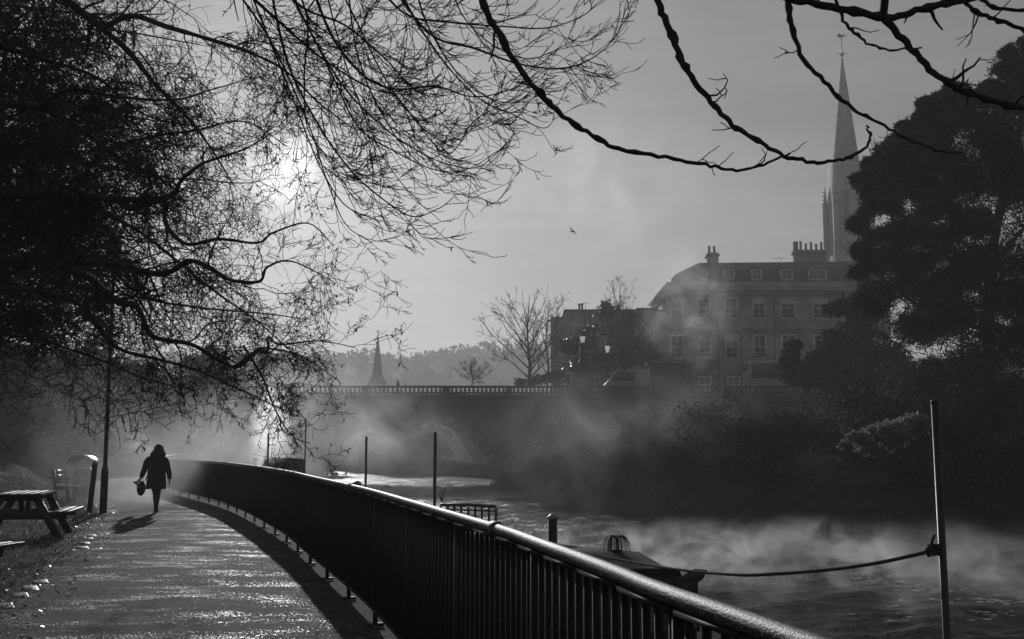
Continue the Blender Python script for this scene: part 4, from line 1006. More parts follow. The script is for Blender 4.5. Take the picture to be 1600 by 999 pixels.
# hazy cruiser with smoking flue
ph3 = at(456, 740, 50); b3 = boatroot('river_cruiser', ph3.x - .3, 50, -.3, .95, 'hazy cabin boat below the smoke, seen end on by the far bank', 'boat')
hull(b3, 10, bw_=1.2, dep=.9); cabin(b3, .3, 8, .9, at(456, 719, 50).z - WATER, hw=1.0, slant=.12, mt=M['boatpaint'], wins=4)
stove(b3, 2.0, .7, at(456, 719, 50).z - WATER, .5, .09)
# ------------------------------------------------------------------ leafy masses
def leafy(name, base, label, blobs, leaf, mt, n_per, trunk=None, cat='tree', group=None, sub=9, asp=.5, subr=.46, fol='crown', tuft=.17):
    """blobs: (centre, radius) list; each breaks up into boughs, each bough into small ragged tufts of leaves"""
    o = empty(name, tuple(base)); tag(o, label, cat, group); B0 = np.array(tuple(base)); out = []; st = MB()
    for c, r in blobs:
        c = np.array(tuple(c))
        for q in range(sub):
            d = rng.normal(size=3); d /= np.linalg.norm(d); d[2] = abs(d[2]) * .9 if rng.random() < .6 else d[2]
            cc = c + d * r * rng.uniform(.3, .95)
            if trunk and q % 2 == 0: st.tube([c - [0, 0, r * .2], (c + cc) / 2 + rng.normal(size=3) * r * .08, cc], [.05, .04, .015], 4, caps=False)
            nt_ = 9
            T_ = cc + rng.normal(size=(nt_, 3)) * np.array([subr, subr, subr * .6]) * r * .62
            k = max(4, int(n_per / nt_ * rng.uniform(.5, 1.2)))
            tr_ = r * tuft * rng.uniform(.6, 1.3, size=(nt_, 1, 1))
            out.append((T_[:, None, :] + rng.normal(size=(nt_, k, 3)) * tr_ * np.array([1, 1, .7])).reshape(-1, 3))
        out.append(c + rng.normal(size=(int(n_per * 1.2), 3)) * r * np.array([.33, .33, .28]))
    P = np.concatenate(out); b_ = MB(); b_.leaves(P - B0, leaf, asp); b_.build(fol, mt, o)
    if trunk:
        for pts, r0, r1 in trunk: st.tube(catmull(pts, 5), np.linspace(r0, r1, (len(pts) - 1) * 5 + 1), 9, caps=False)
        st.v = [v - B0 for v in st.v]; st.build('trunk', M['bark'], o)
    return o
def pxb(lst, Y, zmul=1.0): return [(at(x, y, Y + dy), r / F * Y) for x, y, r, dy in lst]

# ------------------------------------------------------------------ bare trees
def rot_about(v, ax, a):
    c, s_ = math.cos(a), math.sin(a); return v * c + np.cross(ax, v) * s_ + ax * np.dot(ax, v) * (1 - c)
class Tree:
    def __init__(s, name, base, label, cat='tree', group=None, leafmat=None):
        s.o = empty(name, base); tag(s.o, label, cat, group); s.base = np.array(base, float); s.tr = MB(); s.tw = MB(); s.ck = []; s.n = 0
    def finish(s, trunkmat='bark', twigmat='twig', catkin=0.03):
        for mb in (s.tr, s.tw): mb.v = [v - s.base for v in mb.v]
        if s.tr.v: s.tr.build('trunk', M[trunkmat], s.o, smooth=True)
        if s.tw.v: s.tw.build('branches', M[twigmat], s.o)
        if s.ck:
            c = MB(); P = np.array(s.ck) - s.base; n_ = len(P)
            Ls = catkin * (0.6 + 0.9 * rng.random((n_, 1))); d = np.array([0, 0, -1.0]) + rng.normal(size=(n_, 3)) * .35; d /= np.linalg.norm(d, axis=1, keepdims=True)
            u = np.cross(d, [1.0, 0, 0]); u /= np.linalg.norm(u, axis=1, keepdims=True); w_ = np.cross(d, u); r = Ls * .22
            top_ = P; mid = P + d * Ls * .45; bot = P + d * Ls
            V = np.stack([top_, mid + u * r, mid + w_ * r, mid - (u + w_) * r * .7, bot], 1).reshape(-1, 3); b0 = np.arange(n_)[:, None] * 5
            Fq = np.concatenate([b0 + np.array([0, 1, 2]), b0 + np.array([0, 2, 3]), b0 + np.array([0, 3, 1]), b0 + np.array([4, 2, 1]), b0 + np.array([4, 3, 2]), b0 + np.array([4, 1, 3])]).reshape(-1, 3)
            c.add(V, Fq); k = c.build('catkins', M['catkin'], s.o); k['kind'] = 'stuff'
    def limb(s, P, r0, r1, kids=(0, 0), **kw):
        """P world polyline, smooth it, wobble, tube, spawn"""
        P = catmull(P, 6); n_ = len(P); amp = kw.get('wob', 0.02)
        P = P + np.cumsum(rng.normal(size=P.shape) * amp * .25, axis=0) * np.linspace(0, 1, n_)[:, None] * .4
        R = r0 + (r1 - r0) * np.linspace(0, 1, n_) ** .8
        R = R * (1 + .08 * rng.normal(size=n_)); kk_ = kw.pop('kink', 0)
        if kk_: P[1:-1] += rng.normal(size=(n_ - 2, 3)) * kk_; R = R * (1 + .45 * (rng.random(n_) < .16))
        (s.tr if r0 > .03 and kw.get('totrunk') else s.tw).tube(P, R, 6 if r0 > .02 else 5, caps=False)
        s.spawn(P, R, **kw)
        return P
    def spawn(s, P, R, lev=2, dens=6.0, ln=1.4, bias=(0, 0, -.2), up=0.0, wig=.22, t0=.1, rk=.5, spread=(35, 75), catk=.0, lfall=.62, sag=0, plane=None, minr=.0022, **kw):
        d = np.linalg.norm(np.diff(P, axis=0), axis=1); L = d.sum(); 
        if lev < 0 or L < 1e-3: return
        cum = np.concatenate([[0], np.cumsum(d)]); n_ = rng.poisson(L * dens)
        bias = np.array(bias, float)
        for q in range(n_):
            t_ = t0 + (1 - t0) * rng.random(); dd = t_ * L; k = min(len(P) - 2, int(np.searchsorted(cum, dd)) - 1 if dd > 0 else 0); k = max(0, k)
            u = (dd - cum[k]) / max(1e-9, d[k]); p = P[k] * (1 - u) + P[k + 1] * u; tg = (P[k + 1] - P[k]) / max(1e-9, d[k])
            ax = rng.normal(size=3); ax -= ax.dot(tg) * tg; ax /= np.linalg.norm(ax) + 1e-9
            a = math.radians(rng.uniform(*spread)); v = rot_about(tg, ax, a) + bias * .6; v /= np.linalg.norm(v)
            r = max(minr, R[k] * rk * rng.uniform(.6, 1.1)); l = ln * rng.uniform(.5, 1.25) * (1 - .35 * t_)
            st = max(4, min(9, int(l / .09))); step = l / st; Q = [p]; vv = v
            for i_ in range(st):
                f_ = i_ / st
                vv = vv + rng.normal(size=3) * wig + bias * .12 + np.array([0, 0, up * (f_ - .15)]); vv /= np.linalg.norm(vv); Q.append(Q[-1] + vv * step)
            Q = np.array(Q); RR = np.linspace(r, max(minr * .7, r * .35), len(Q))
            s.tw.tube(Q, RR, 3 if r < .008 else 4, caps=False); s.n += 1
            if catk and lev <= 1:
                m_ = rng.poisson(catk * l)
                for _ in range(m_): s.ck.append(Q[rng.integers(1, len(Q))])
            if lev > 0: s.spawn(Q, RR, lev - 1, dens * kw.get('df', 1.5), l * lfall, bias, up, wig, .12, rk=.7, spread=spread, catk=catk, lfall=lfall, minr=minr, **kw)
def PX(lst, Y0, Y1=None):
    n_ = len(lst); Y1 = Y0 if Y1 is None else Y1
    return [np.array(at(x, y, Y0 + (Y1 - Y0) * k / max(1, n_ - 1))) for k, (x, y) in enumerate(lst)]

# --- the catkin tree on the grass, left: its limbs sweep right over the path
cb = (-9.4, 16.2, -.05)
TC = Tree('catkin_tree', cb, 'big spreading catkin tree at left whose bare limbs hang over the path')
TC.tr.tube(catmull([(-9.4, 16.2, -.1), (-9.5, 16.2, 1.5), (-9.3, 16.1, 3.5), (-9.7, 16, 6), (-9.3, 15.8, 9.5), (-9.0, 15.8, 13)], 5), np.linspace(.36, .10, 26) * 1.0, 12)
limbsC = [
 ([(-150, -120), (20, -60), (96, -5), (160, 45), (205, 85), (240, 130), (290, 180), (335, 240), (370, 300)], .085, .018, 15, 14),
 ([(160, 45), (205, 25), (262, 42), (340, 65), (400, 85), (450, 112), (500, 160), (560, 205)], .05, .012, 14.6, 13),
 ([(-160, 150), (-20, 160), (60, 168), (130, 205), (190, 250), (262, 285), (300, 330)], .085, .02, 15.5, 14.5),
 ([(-160, 300), (0, 305), (110, 306), (185, 312), (262, 308), (285, 280), (320, 255), (380, 235), (432, 205)], .08, .014, 15, 13.5),
 ([(185, 312), (205, 326), (255, 314), (258, 350), (290, 382), (340, 374), (400, 380), (425, 365), (480, 350), (520, 385)], .05, .012, 14.6, 13.4),
 ([(-160, 400), (-20, 405), (150, 411), (250, 428), (295, 408), (330, 420), (360, 438), (405, 441), (417, 418), (455, 408), (520, 440)], .07, .012, 15, 13),
 ([(40, 405), (130, 430), (180, 470), (215, 482), (238, 526), (300, 540), (365, 576), (400, 550), (420, 548), (470, 560), (530, 600)], .062, .012, 14.2, 12.8),
 ([(-160, 460), (0, 450), (90, 462), (130, 482), (180, 541), (240, 560), (300, 576), (380, 612), (440, 640)], .05, .012, 14, 12.6),
 ([(365, 576), (400, 550), (418, 548), (420, 528), (440, 540), (500, 535), (560, 545)], .028, .008, 13, 12.5),
 ([(380, 540), (410, 590), (430, 640), (455, 680), (483, 692)], .016, .006, 12.6, 12.3),
 ([(60, 168), (110, 140), (180, 150), (270, 155), (330, 140), (400, 120)], .035, .01, 15, 14),
 ([(110, 306), (160, 240), (230, 215), (300, 205), (380, 190), (450, 230)], .035, .01, 15, 14),
 ([(-160, 220), (-20, 240), (80, 280), (160, 330), (230, 370), (330, 450), (400, 500), (470, 560)], .05, .01, 15.5, 14),
 ([(-160, 340), (0, 360), (120, 380), (220, 460), (300, 480), (400, 490), (480, 500)], .045, .01, 15.5, 14),
 ([(-160, 20), (-40, 60), (60, 90), (150, 120), (230, 180), (330, 200)], .06, .012, 16, 15),
 ([(-160, 60), (-20, 110), (90, 210), (150, 280), (200, 360), (260, 420)], .05, .012, 16, 15),
 ([(-160, 500), (-40, 500), (60, 530), (150, 560), (220, 590), (300, 610)], .03, .009, 14, 13),
]
for P, r0, r1, Y0, Y1 in limbsC:
    r1 = .0055
    lowl = max(q[1] for q in P) > 530
    TC.limb(PX(P, Y0, Y1), r0, r1, lev=2, dens=6.6 if lowl else 4.3, ln=1.15 if lowl else 1.7, bias=(.14, 0, -.12 if lowl else -.24), wig=.30, rk=.36, catk=1.0, lfall=.5, df=1.55, t0=.05, minr=.0036)
TC.finish(catkin=.042)
# --- darker thicker tree behind it, fills the far left
tb = (-16.5, 26.5, 0.1)
TB = Tree('bare_tree', tb, 'dark tangled bare tree behind the catkin tree at the far left edge')
TB.tr.tube(catmull([(-16.5, 26.5, 0), (-16.3, 26.4, 3), (-16.7, 26.4, 7), (-16.2, 26, 12), (-16.0, 26, 17)], 5), np.linspace(.45, .1, 21), 12)
for kx in range(34):
    y0 = 10 + kx * 15; x1_ = random.uniform(120, 330); y1_ = y0 + random.uniform(-40, 110)
    P = [(-240, y0 - 20), (-120, y0), (0, y0 + random.uniform(-30, 30)), (x1_ * .5, (y0 + y1_) / 2 + random.uniform(-30, 30)), (x1_, min(580, y1_))]
    TB.limb(PX(P, 26.5, random.uniform(22, 27)), .07, .014, lev=2, dens=2.0, ln=3.2, bias=(.05, 0, -.25 if y1_ < 380 else .05), wig=.26, rk=.4, lfall=.55, df=1.5, t0=.15, minr=.009)
TB.finish()

hb_ = pxb([(-60, 60, 70, 0), (20, 40, 60, 1), (-20, 150, 70, 0), (60, 150, 55, 1), (20, 240, 70, 0), (90, 230, 40, 1), (-40, 320, 80, 0), (50, 340, 60, 1), (10, 430, 70, 0), (90, 420, 50, 0), (-40, 500, 70, 0), (50, 520, 60, 0), (130, 330, 40, 1), (150, 480, 40, 0), (110, 80, 50, 0), (170, 180, 36, 0)], 34)
p = at(-20, 740, 34); leafy('holly_tree', (p.x, p.y, p.z), 'tall dark evergreen with sky glinting through, behind the bare trees at the far left', hb_, .11, M['leaf'], 44, trunk=[([p, at(-10, 500, 34), at(0, 200, 34), at(10, 60, 34)], .3, .06)], sub=9, subr=.5, asp=.5)

# --- the tree overhead: trunk left of the path behind the camera, boughs reach forward over the rail
ob = (-4.6, -1.4, -.05)
TO = Tree('overhanging_tree', ob, 'bare tree reaching over the camera, thick arching boughs across the top of the sky')
TO.tr.tube(catmull([(-4.6, -1.4, -.1), (-4.5, -1.3, 1.5), (-4.2, -1.0, 3.5), (-3.8, -.6, 5.4), (-3.4, -.3, 7.5)], 5), np.linspace(.30, .15, 21), 14)
def bough(P, Y, r0, r1, hub, lead_r, lev=1, dens=2.8, ln=.27, **kw):
    W_ = PX(P, Y[0], Y[1]); TO.tw.tube(catmull([np.array(hub), (np.array(hub) * .45 + W_[0] * .55) + np.array([0, 0, .35]), W_[0] + np.array([0, 0, .0])], 6), np.linspace(lead_r, r0, 13), 7, caps=False)
    TO.limb(W_, r0, r1, lev=lev, dens=dens, ln=ln, bias=kw.pop('bias', (0, 0, .05)), wig=.36, rk=.5, spread=(30, 75), wob=.004, kink=.0045, minr=.0036, **kw)
hub1 = (-3.3, 1.5, 7.4); hub2 = (-1.6, 3.2, 6.6); hub3 = (1.0, 3.6, 5.6)
TO.tr.tube(catmull([(-3.8, -.6, 5.4), (-3.5, .6, 6.6), hub1, (-2.4, 2.5, 7.2), hub2], 6), np.linspace(.15, .07, 25), 10)
TO.tr.tube(catmull([hub2, (-.3, 3.5, 6.3), hub3, (1.8, 3.9, 5.2)], 6), np.linspace(.07, .035, 19), 8)
bough([(742, -40), (762, 20), (800, 90), (845, 148), (880, 180), (925, 212), (966, 232), (1040, 247), (1100, 259), (1150, 266), (1190, 257), (1232, 240)], (5.8, 5.6), .021, .006, hub2, .04)
bough([(1010, -60), (1032, 12), (1052, 62), (1075, 112), (1105, 152), (1140, 190), (1175, 215), (1218, 240), (1260, 251), (1310, 250), (1345, 235), (1360, 212), (1353, 196)], (5.8, 5.6), .023, .006, hub2, .04)
bough([(1215, -60), (1229, -5), (1238, 48), (1262, 100), (1300, 140), (1335, 170), (1375, 192), (1420, 218), (1470, 236), (1505, 238)], (6.0, 6.2), .02, .005, hub3, .035)
bough([(1180, -30), (1240, 0), (1310, 12), (1385, 28), (1440, 15), (1500, 2), (1560, -10)], (6.0, 6.0), .026, .018, hub3, .03)
bough([(1380, 26), (1410, 60), (1440, 95), (1480, 130), (1520, 148), (1570, 165), (1620, 172), (1680, 170)], (6.0, 6.2), .024, .016, (1.8, 3.9, 5.2), .03)
bough([(1470, -40), (1505, 0), (1540, 25), (1585, 42), (1640, 60)], (6.3, 6.5), .017, .012, (1.8, 3.9, 5.2), .03)
bough([(1520, -30), (1545, 8), (1600, 14), (1660, 10)], (6.3, 6.3), .014, .012, (1.8, 3.9, 5.2), .03)
bough([(1300, -30), (1315, 25), (1335, 52), (1365, 72), (1400, 78), (1440, 74)], (6.0, 6.0), .012, .005, hub3, .02)
# the dense fan of fine drooping twigs above the middle of the path
fan = [
 ([(560, -60), (630, 20), (700, 35), (780, 42), (860, 44), (920, 20), (925, 0)], .012),
 ([(600, -40), (670, 52), (740, 75), (810, 100), (880, 106), (930, 88), (965, 50), (976, 8)], .016),
 ([(660, 50), (700, 105), (750, 155), (800, 178), (850, 199), (870, 178)], .011),
 ([(480, -40), (520, 60), (570, 120), (620, 140), (680, 135), (740, 152), (800, 140), (850, 110)], .016),
 ([(440, -40), (490, 60), (540, 140), (600, 200), (650, 235), (700, 258), (750, 262), (800, 220)], .014),
 ([(470, 20), (520, 120), (560, 200), (620, 240), (680, 268), (730, 268), (790, 235)], .011),
 ([(420, -30), (450, 100), (500, 200), (550, 270), (600, 315), (640, 340), (680, 330), (707, 310)], .014),
 ([(380, -40), (420, 60), (460, 160), (500, 260), (540, 320), (590, 345), (600, 370)], .013),
 ([(350, -40), (420, 60), (480, 190), (510, 280), (540, 350), (575, 375)], .013),
 ([(520, -40), (560, 40), (600, 120), (650, 190), (700, 240), (740, 190), (780, 165)], .011),
 ([(640, -60), (660, 20), (690, 80), (730, 130), (790, 160), (830, 130)], .010),
 ([(400, -60), (470, 10), (540, 40), (600, 90), (650, 140), (700, 150)], .018),
 ([(450, -50), (480, 30), (475, 120), (480, 200), (520, 260), (560, 340)], .012),
 ([(540, -50), (560, 90), (610, 200), (660, 260), (670, 290)], .009),
 ([(500, -50), (540, 100), (590, 230), (640, 300), (660, 315)], .009),
 ([(700, -50), (720, 20), (770, 70), (830, 90), (900, 60)], .009),
 ([(330, -60), (420, 20), (500, 90), (580, 140), (640, 150)], .02),
]
hub4 = (-3.2, 6.0, 8.2)
TO.tr.tube(catmull([hub1, (-3.3, 3.8, 8.0), hub4], 6), np.linspace(.12, .09, 13), 8)
for k, (P, r0) in enumerate(fan):
    Yv = 9.2 + (k * 37 % 10) * .12; W_ = PX(P, Yv, Yv - .4 + (k % 3) * .4)
    TO.tw.tube(catmull([np.array(hub4), np.array(hub4) * .5 + W_[0] * .5 + np.array([0, 0, .25]), W_[0]], 5), np.linspace(r0 * 2.2, r0, 11), 5, caps=False)
    TO.limb(W_, r0, .0035, lev=2, dens=5.5, ln=1.0, bias=(.26, 0, -.14), up=.5, wig=.19, rk=.5, spread=(18, 55), lfall=.48, df=1.2, t0=.05, minr=.0038, catk=.06, wob=.02)
TO.finish(catkin=.03)

# --- bare trees beyond the bridge
def bare(px_, ybase, ytop, Y, label, r=.25, n_=9, spreadw=.42, lev=3, dens=1.0, ln=3.0, twr=.012, group=None, name='bare_tree', stems=1, mt='farbark', wig=.12):
    base = at(px_, ybase, Y); topz = at(px_, ytop, Y).z; h = topz - base.z
    t_ = Tree(name, tuple(base), label, 'tree', group); B0 = np.array(base)
    lead = catmull([B0, B0 + [0.12, 0, h * .25], B0 + [-.1, .1, h * .55], B0 + [.1, 0, h * .95]], 8); t_.tr.tube(lead, np.linspace(r, twr * 1.2, len(lead)), 8, caps=False)
    for k in range(n_):
        f_ = .14 + .66 * (k / n_) ** 1.1; a = k * 2.4 + random.uniform(-.4, .4); P0_ = lead[int(f_ * (len(lead) - 1))]; d = np.array([math.cos(a), math.sin(a), 0])
        R1 = spreadw * h * (1 - .5 * abs(f_ - .42) / .5) * random.uniform(.75, 1.1) * (1.25 - f_); up_ = min(h * .95 - (P0_[2] - B0[2]), h * .5 * random.uniform(.8, 1.1))
        P = [P0_, P0_ + d * R1 * .3 + [0, 0, up_ * .28], P0_ + d * R1 * .68 + [0, 0, up_ * .62], P0_ + d * R1 + [0, 0, up_]]
        t_.limb(P, max(twr * 1.5, r * .5 * (1 - f_ * .6)), twr * 1.1, lev=lev - 1, dens=dens, ln=ln, bias=(0, 0, .12), up=.15, wig=wig, rk=.5, spread=(25, 60), lfall=.55, df=1.8, t0=.15, minr=twr, wob=.12)
    t_.spawn(lead, np.linspace(r, twr, len(lead)), lev=lev - 1, dens=dens * .8, ln=ln, bias=(0, 0, .12), up=.15, wig=wig, rk=.3, spread=(30, 60), lfall=.55, df=1.8, t0=.4, minr=twr)
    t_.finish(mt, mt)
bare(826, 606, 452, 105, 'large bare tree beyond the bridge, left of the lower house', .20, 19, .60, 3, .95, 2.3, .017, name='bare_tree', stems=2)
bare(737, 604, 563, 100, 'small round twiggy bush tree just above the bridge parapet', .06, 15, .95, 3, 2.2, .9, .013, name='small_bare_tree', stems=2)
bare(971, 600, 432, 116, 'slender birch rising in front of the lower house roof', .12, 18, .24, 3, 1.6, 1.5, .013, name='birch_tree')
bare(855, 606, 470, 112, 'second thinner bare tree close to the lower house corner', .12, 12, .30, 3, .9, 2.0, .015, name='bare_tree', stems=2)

# great pine at the right edge
pine = pxb([(1590, 110, 45, 0), (1640, 90, 60, 2), (1560, 160, 38, -1), (1620, 190, 60, 0), (1480, 185, 45, 1), (1530, 215, 55, 0), (1440, 210, 34, 0), (1455, 250, 50, 1), (1400, 240, 36, -1), (1500, 290, 60, 0), (1570, 300, 70, 0), (1640, 300, 80, 0),
            (1375, 275, 36, 0), (1420, 300, 45, 1), (1362, 320, 30, 0), (1390, 370, 40, -1), (1450, 380, 42, 1), (1360, 410, 34, 0), (1520, 410, 60, 0), (1600, 430, 75, 0), (1420, 450, 50, 0), (1470, 500, 55, 0), (1550, 530, 70, 0), (1350, 470, 35, 0), (1620, 560, 80, 0), (1690, 200, 80, 0), (1700, 420, 90, 0), (1440, 325, 36, 0), (1500, 355, 38, 0), (1400, 415, 30, 1), (1480, 445, 42, 0), (1560, 470, 45, 0), (1425, 520, 44, 1), (1500, 575, 50, 0), (1600, 500, 50, 1), (1380, 235, 22, 0), (1345, 300, 20, 0), (1560, 250, 40, 0), (1560, 620, 60, 0), (1625, 640, 75, 0), (1490, 640, 52, 0), (1440, 595, 42, 0), (1580, 690, 60, 0), (1520, 700, 50, 0)], 42)
for x, y in [(1585, 62), (1560, 82), (1545, 105), (1532, 135), (1520, 160), (1500, 150), (1470, 145), (1448, 152), (1432, 172), (1415, 185), (1405, 205), (1390, 220), (1375, 228), (1352, 240), (1338, 258), (1328, 285), (1335, 330), (1325, 350), (1345, 375), (1330, 395), (1318, 425), (1600, 50), (1425, 160), (1395, 195)]: pine += [(at(x + random.uniform(-4, 8), y + random.uniform(-3, 6), 42 + random.uniform(-1, 1)), random.uniform(8, 17) / F * 42)]
pb_ = at(1560, 720, 43)
leafy('pine_tree', (pb_.x, pb_.y, pb_.z), 'great dark pine filling the right edge of the picture, tallest evergreen', [(c + Vector((.45, 0, 0)), r * .79) for c, r in pine], .16, M['leaf'], 330, trunk=[([pb_, at(1545, 560, 43), at(1552, 380, 43), at(1590, 220, 43), at(1600, 120, 43)], .34, .06), ([at(1548, 470, 43), at(1480, 400, 42.5), at(1430, 330, 42)], .12, .04), ([at(1550, 420, 43), at(1620, 330, 42.5)], .12, .04), ([at(1548, 520, 43), at(1440, 480, 42), at(1370, 430, 42)], .1, .03)], sub=14, asp=.14, subr=.55, tuft=.27)
yew = pxb([(1320, 500, 40, 0), (1290, 540, 36, 1), (1340, 560, 55, 0), (1260, 570, 40, 1), (1400, 590, 60, 0), (1230, 590, 34, 0), (1300, 600, 50, -1), (1340, 450, 26, 0), (1210, 560, 20, 0), (1280, 480, 20, 0), (1215, 535, 14, 0), (1450, 620, 60, 0)], 62)
p = at(1320, 640, 62); leafy('yew_tree', (p.x, p.y, p.z), 'dark spreading yew in front of the mansard house, left of the pine', [(c + Vector((1.0, 0, -.2)), r * .78) for c, r in yew], .16, M['leaf'], 300, trunk=[([p, at(1318, 580, 62), at(1325, 500, 62)], .3, .08)], sub=9, asp=.35)
# ivy covered tree in front of the low house
ivy = pxb([(905, 575, 26, 0), (940, 560, 30, 0), (985, 560, 32, 0), (920, 530, 26, 0), (965, 520, 30, 0), (1005, 545, 28, 0), (890, 545, 16, 0), (950, 490, 18, 0), (985, 500, 18, 0), (1030, 575, 26, 0), (870, 590, 14, 0)], 112)
p = at(960, 606, 112); leafy('ivy_tree', (p.x, p.y, p.z), 'ivy clad bushy tree against the low house behind the bridge lamps', ivy, .16, M['ivy'], 210, trunk=[([p, at(962, 560, 112), at(965, 510, 112)], .2, .05)], sub=6)
hdg = [(835, 598, 10, 0), (850, 594, 13, 0), (870, 596, 14, 0), (812, 600, 8, 0)]
p = at(850, 606, 108); leafy('hedge', (p.x, p.y, p.z), 'low round hedge at the foot of the large bare tree', pxb(hdg, 108), .14, M['leaf'], 160, cat='hedge', sub=5, fol='foliage')
# bank shrubs on the far side of the river
def bank(y, s): return (bankR(y) + s, y, hR(s, y))
SH = [(33, 2.6, 1.6, 2.4), (36, 3.2, 1.8, 2.8), (38.5, 4.8, 2.2, 3.4), (41, 2.4, 1.6, 2.4), (45, 4.0, 2.4, 3.2), (49, 2.6, 2.0, 2.8), (54, 4.0, 2.6, 3.6), (60, 2.6, 2.2, 3.2), (30, 4.5, 2.2, 3.0), (28, 2.4, 1.6, 2.4), (34, 8, 2.6, 3.6), (44, 9, 3.0, 3.6), (55, 11, 3.4, 3.8), (57, 1.4, 1.8, 2.6), (63, 5.5, 3, 4.4), (26, 8, 2.6, 3.2), (50, 6, 2.6, 3.4), (63, .9, 1.7, 2.6)]
words = ['lit by rim light below the pine', 'under the pine', 'below the pine trunk', 'right of the mist', 'behind the water mist', 'below the yew', 'left of the yew', 'between yew and bridge pier', 'at the right picture edge', 'lowest at the right edge', 'high on the slope under the pine', 'high on the slope left of the pine', 'high on the slope below the coach', 'trailing to the water under the coach', 'mid slope before the square pier', 'high beyond the right picture edge', 'mid slope below the yew', 'last one before the bridge']
for k, (y, s_, r, h) in enumerate(SH):
    c = bank(y, s_); h = h if y < 42 else min(h, 2.9 - c[2]); bl = [((c[0] + random.uniform(-.6, .6) * r, c[1] + random.uniform(-.5, .5) * r, c[2] + h * f), r * (.75 - .25 * f)) for f in (.15, .3, .45, .6, .75)] + [((c[0] - r * .9, c[1] - r * .5, c[2] + h * .1), r * .5), ((c[0] - r * .3, c[1] - r * .9, c[2] + h * .1), r * .6)]
    leafy('bank_shrub', c, 'dark overhanging shrub on the far river bank, ' + words[k], bl, .065, M['leaf'], 230, cat='shrub', group='shrubs along the far river bank', sub=6, fol='foliage')
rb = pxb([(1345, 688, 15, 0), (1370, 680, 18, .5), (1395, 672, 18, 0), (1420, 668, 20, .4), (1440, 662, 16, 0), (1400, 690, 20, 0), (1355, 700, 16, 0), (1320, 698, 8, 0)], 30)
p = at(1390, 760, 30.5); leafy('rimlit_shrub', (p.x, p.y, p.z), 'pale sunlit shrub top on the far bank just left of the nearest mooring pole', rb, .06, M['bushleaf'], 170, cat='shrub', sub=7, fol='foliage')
# trees added on the river bend to darken the arch view and block sky reflection
for k, (x, y, r_, lab) in enumerate([(-16, 128, 3.2, 'left one'), (-11, 132, 3.4, 'middle one'), (-22, 112, 3.0, 'nearest one by the left bank'), (-6, 126, 3.4, 'right one')]):
    b0 = Vector((x, y, -.8)); bl = [((x + random.uniform(-1, 1) * r_, y + random.uniform(-2, 2), -.5 + h_), r_ * .7) for h_ in (.5, 1.5, 2.5, 3.6, 4.6, 1, 2.4)]
    leafy('added_riverside_tree', b0, 'misty riverside tree added beyond the bridge arch, ' + lab, bl, .2, M['leaf'], 200, trunk=[([b0, b0 + Vector((.1, 0, 2.5))], .15, .08)], group='trees beyond the arch', sub=7)
# woods on the left beyond the path
WD = [(-30, 560, 62, 60), (60, 575, 66, 55), (130, 560, 74, 60), (215, 590, 64, 50), (300, 585, 78, 55), (380, 610, 80, 42), (-90, 600, 56, 60), (20, 640, 60, 45), (160, 640, 62, 40), (260, 650, 66, 38), (345, 660, 76, 36), (430, 640, 84, 30), (-60, 590, 52, 60), (20, 610, 56, 52), (95, 625, 62, 46), (165, 640, 70, 36)]
wl = ['at the far left edge', 'second from the left edge', 'behind the lamp post', 'above the walking woman', 'right of the woman', 'left of the smoke plume', 'beyond the left edge mound', 'low behind the mound', 'low behind the lamp post', 'low behind the woman', 'low beside the smoke', 'at the left end of the bridge', 'dark one above the mound at the left edge', 'dark one above the picnic table', 'dark one above the litter bin', 'dark one just right of the lamp post']
for k, (px_, py_, Y, r_) in enumerate(WD):
    Y *= 1.2 if k < 12 else 1
    g0 = hL(max(.3, bankL(Y) - at(px_, 700, Y).x), Y); base = Vector((at(px_, 700, Y).x, Y, g0)); bl = [(at(px_ + random.uniform(-.7, .7) * r_, py_ + f * r_ * 1.1 + random.uniform(-8, 8), Y + random.uniform(-2, 2)), r_ * random.uniform(.5, .8) / F * Y) for f in (0, 0, .35, .5, .8, 1.0, 1.3, 1.6)]
    bl = [(c, r) for c, r in bl if c.z > g0 - .5]
    leafy('evergreen_bush', base, 'misty evergreen bush ' + wl[k], bl, .15, M['ivy'] if k % 3 != 1 else M['leaf'], 260, trunk=[([base, base + Vector((.2, 0, 2)), Vector(bl[0][0])], .14, .05)], cat='bush', group='misty evergreens behind the path', sub=7)
# grass tufts and fallen leaves on the verge
b_ = MB(); P = []
for q in range(52000):
    y = (8 + 32 * random.random() ** 1.3) if q < 26000 else random.uniform(24, 50); s_ = 3.9 + random.uniform(0, 7) * (y / 20); x = bankL(y) - s_; P.append((x, y, hL(s_, y)))
P = np.array(P); n_ = len(P); h_ = (.03 + .06 * rng.random((n_, 1))) * (1 + (P[:, 1:2] > 24) * .6); a = rng.random((n_, 1)) * 6.283; d = np.concatenate([np.cos(a), np.sin(a), np.zeros_like(a)], 1)
V = np.stack([P - d * .012, P + d * .012, P + np.concatenate([rng.normal(size=(n_, 2)) * .025, h_], 1)], 1).reshape(-1, 3); b_.add(V, np.arange(3 * n_).reshape(n_, 3))
M['blade'] = mat('grass_blade', .13, .5, var=.4, trans=.5)
o = b_.build('grass', M['blade']); tag(o, 'short rough grass on the verge left of the path', 'grass', kind='stuff')
P = []
for _ in range(1500):
    y = 7 + 28 * random.random() ** 1.4; s_ = 3.4 + abs(random.gauss(0, 1)) * 1.1; x = bankL(y) - s_; P.append((x, y, max(.03, hL(s_, y) + .03) + .012))
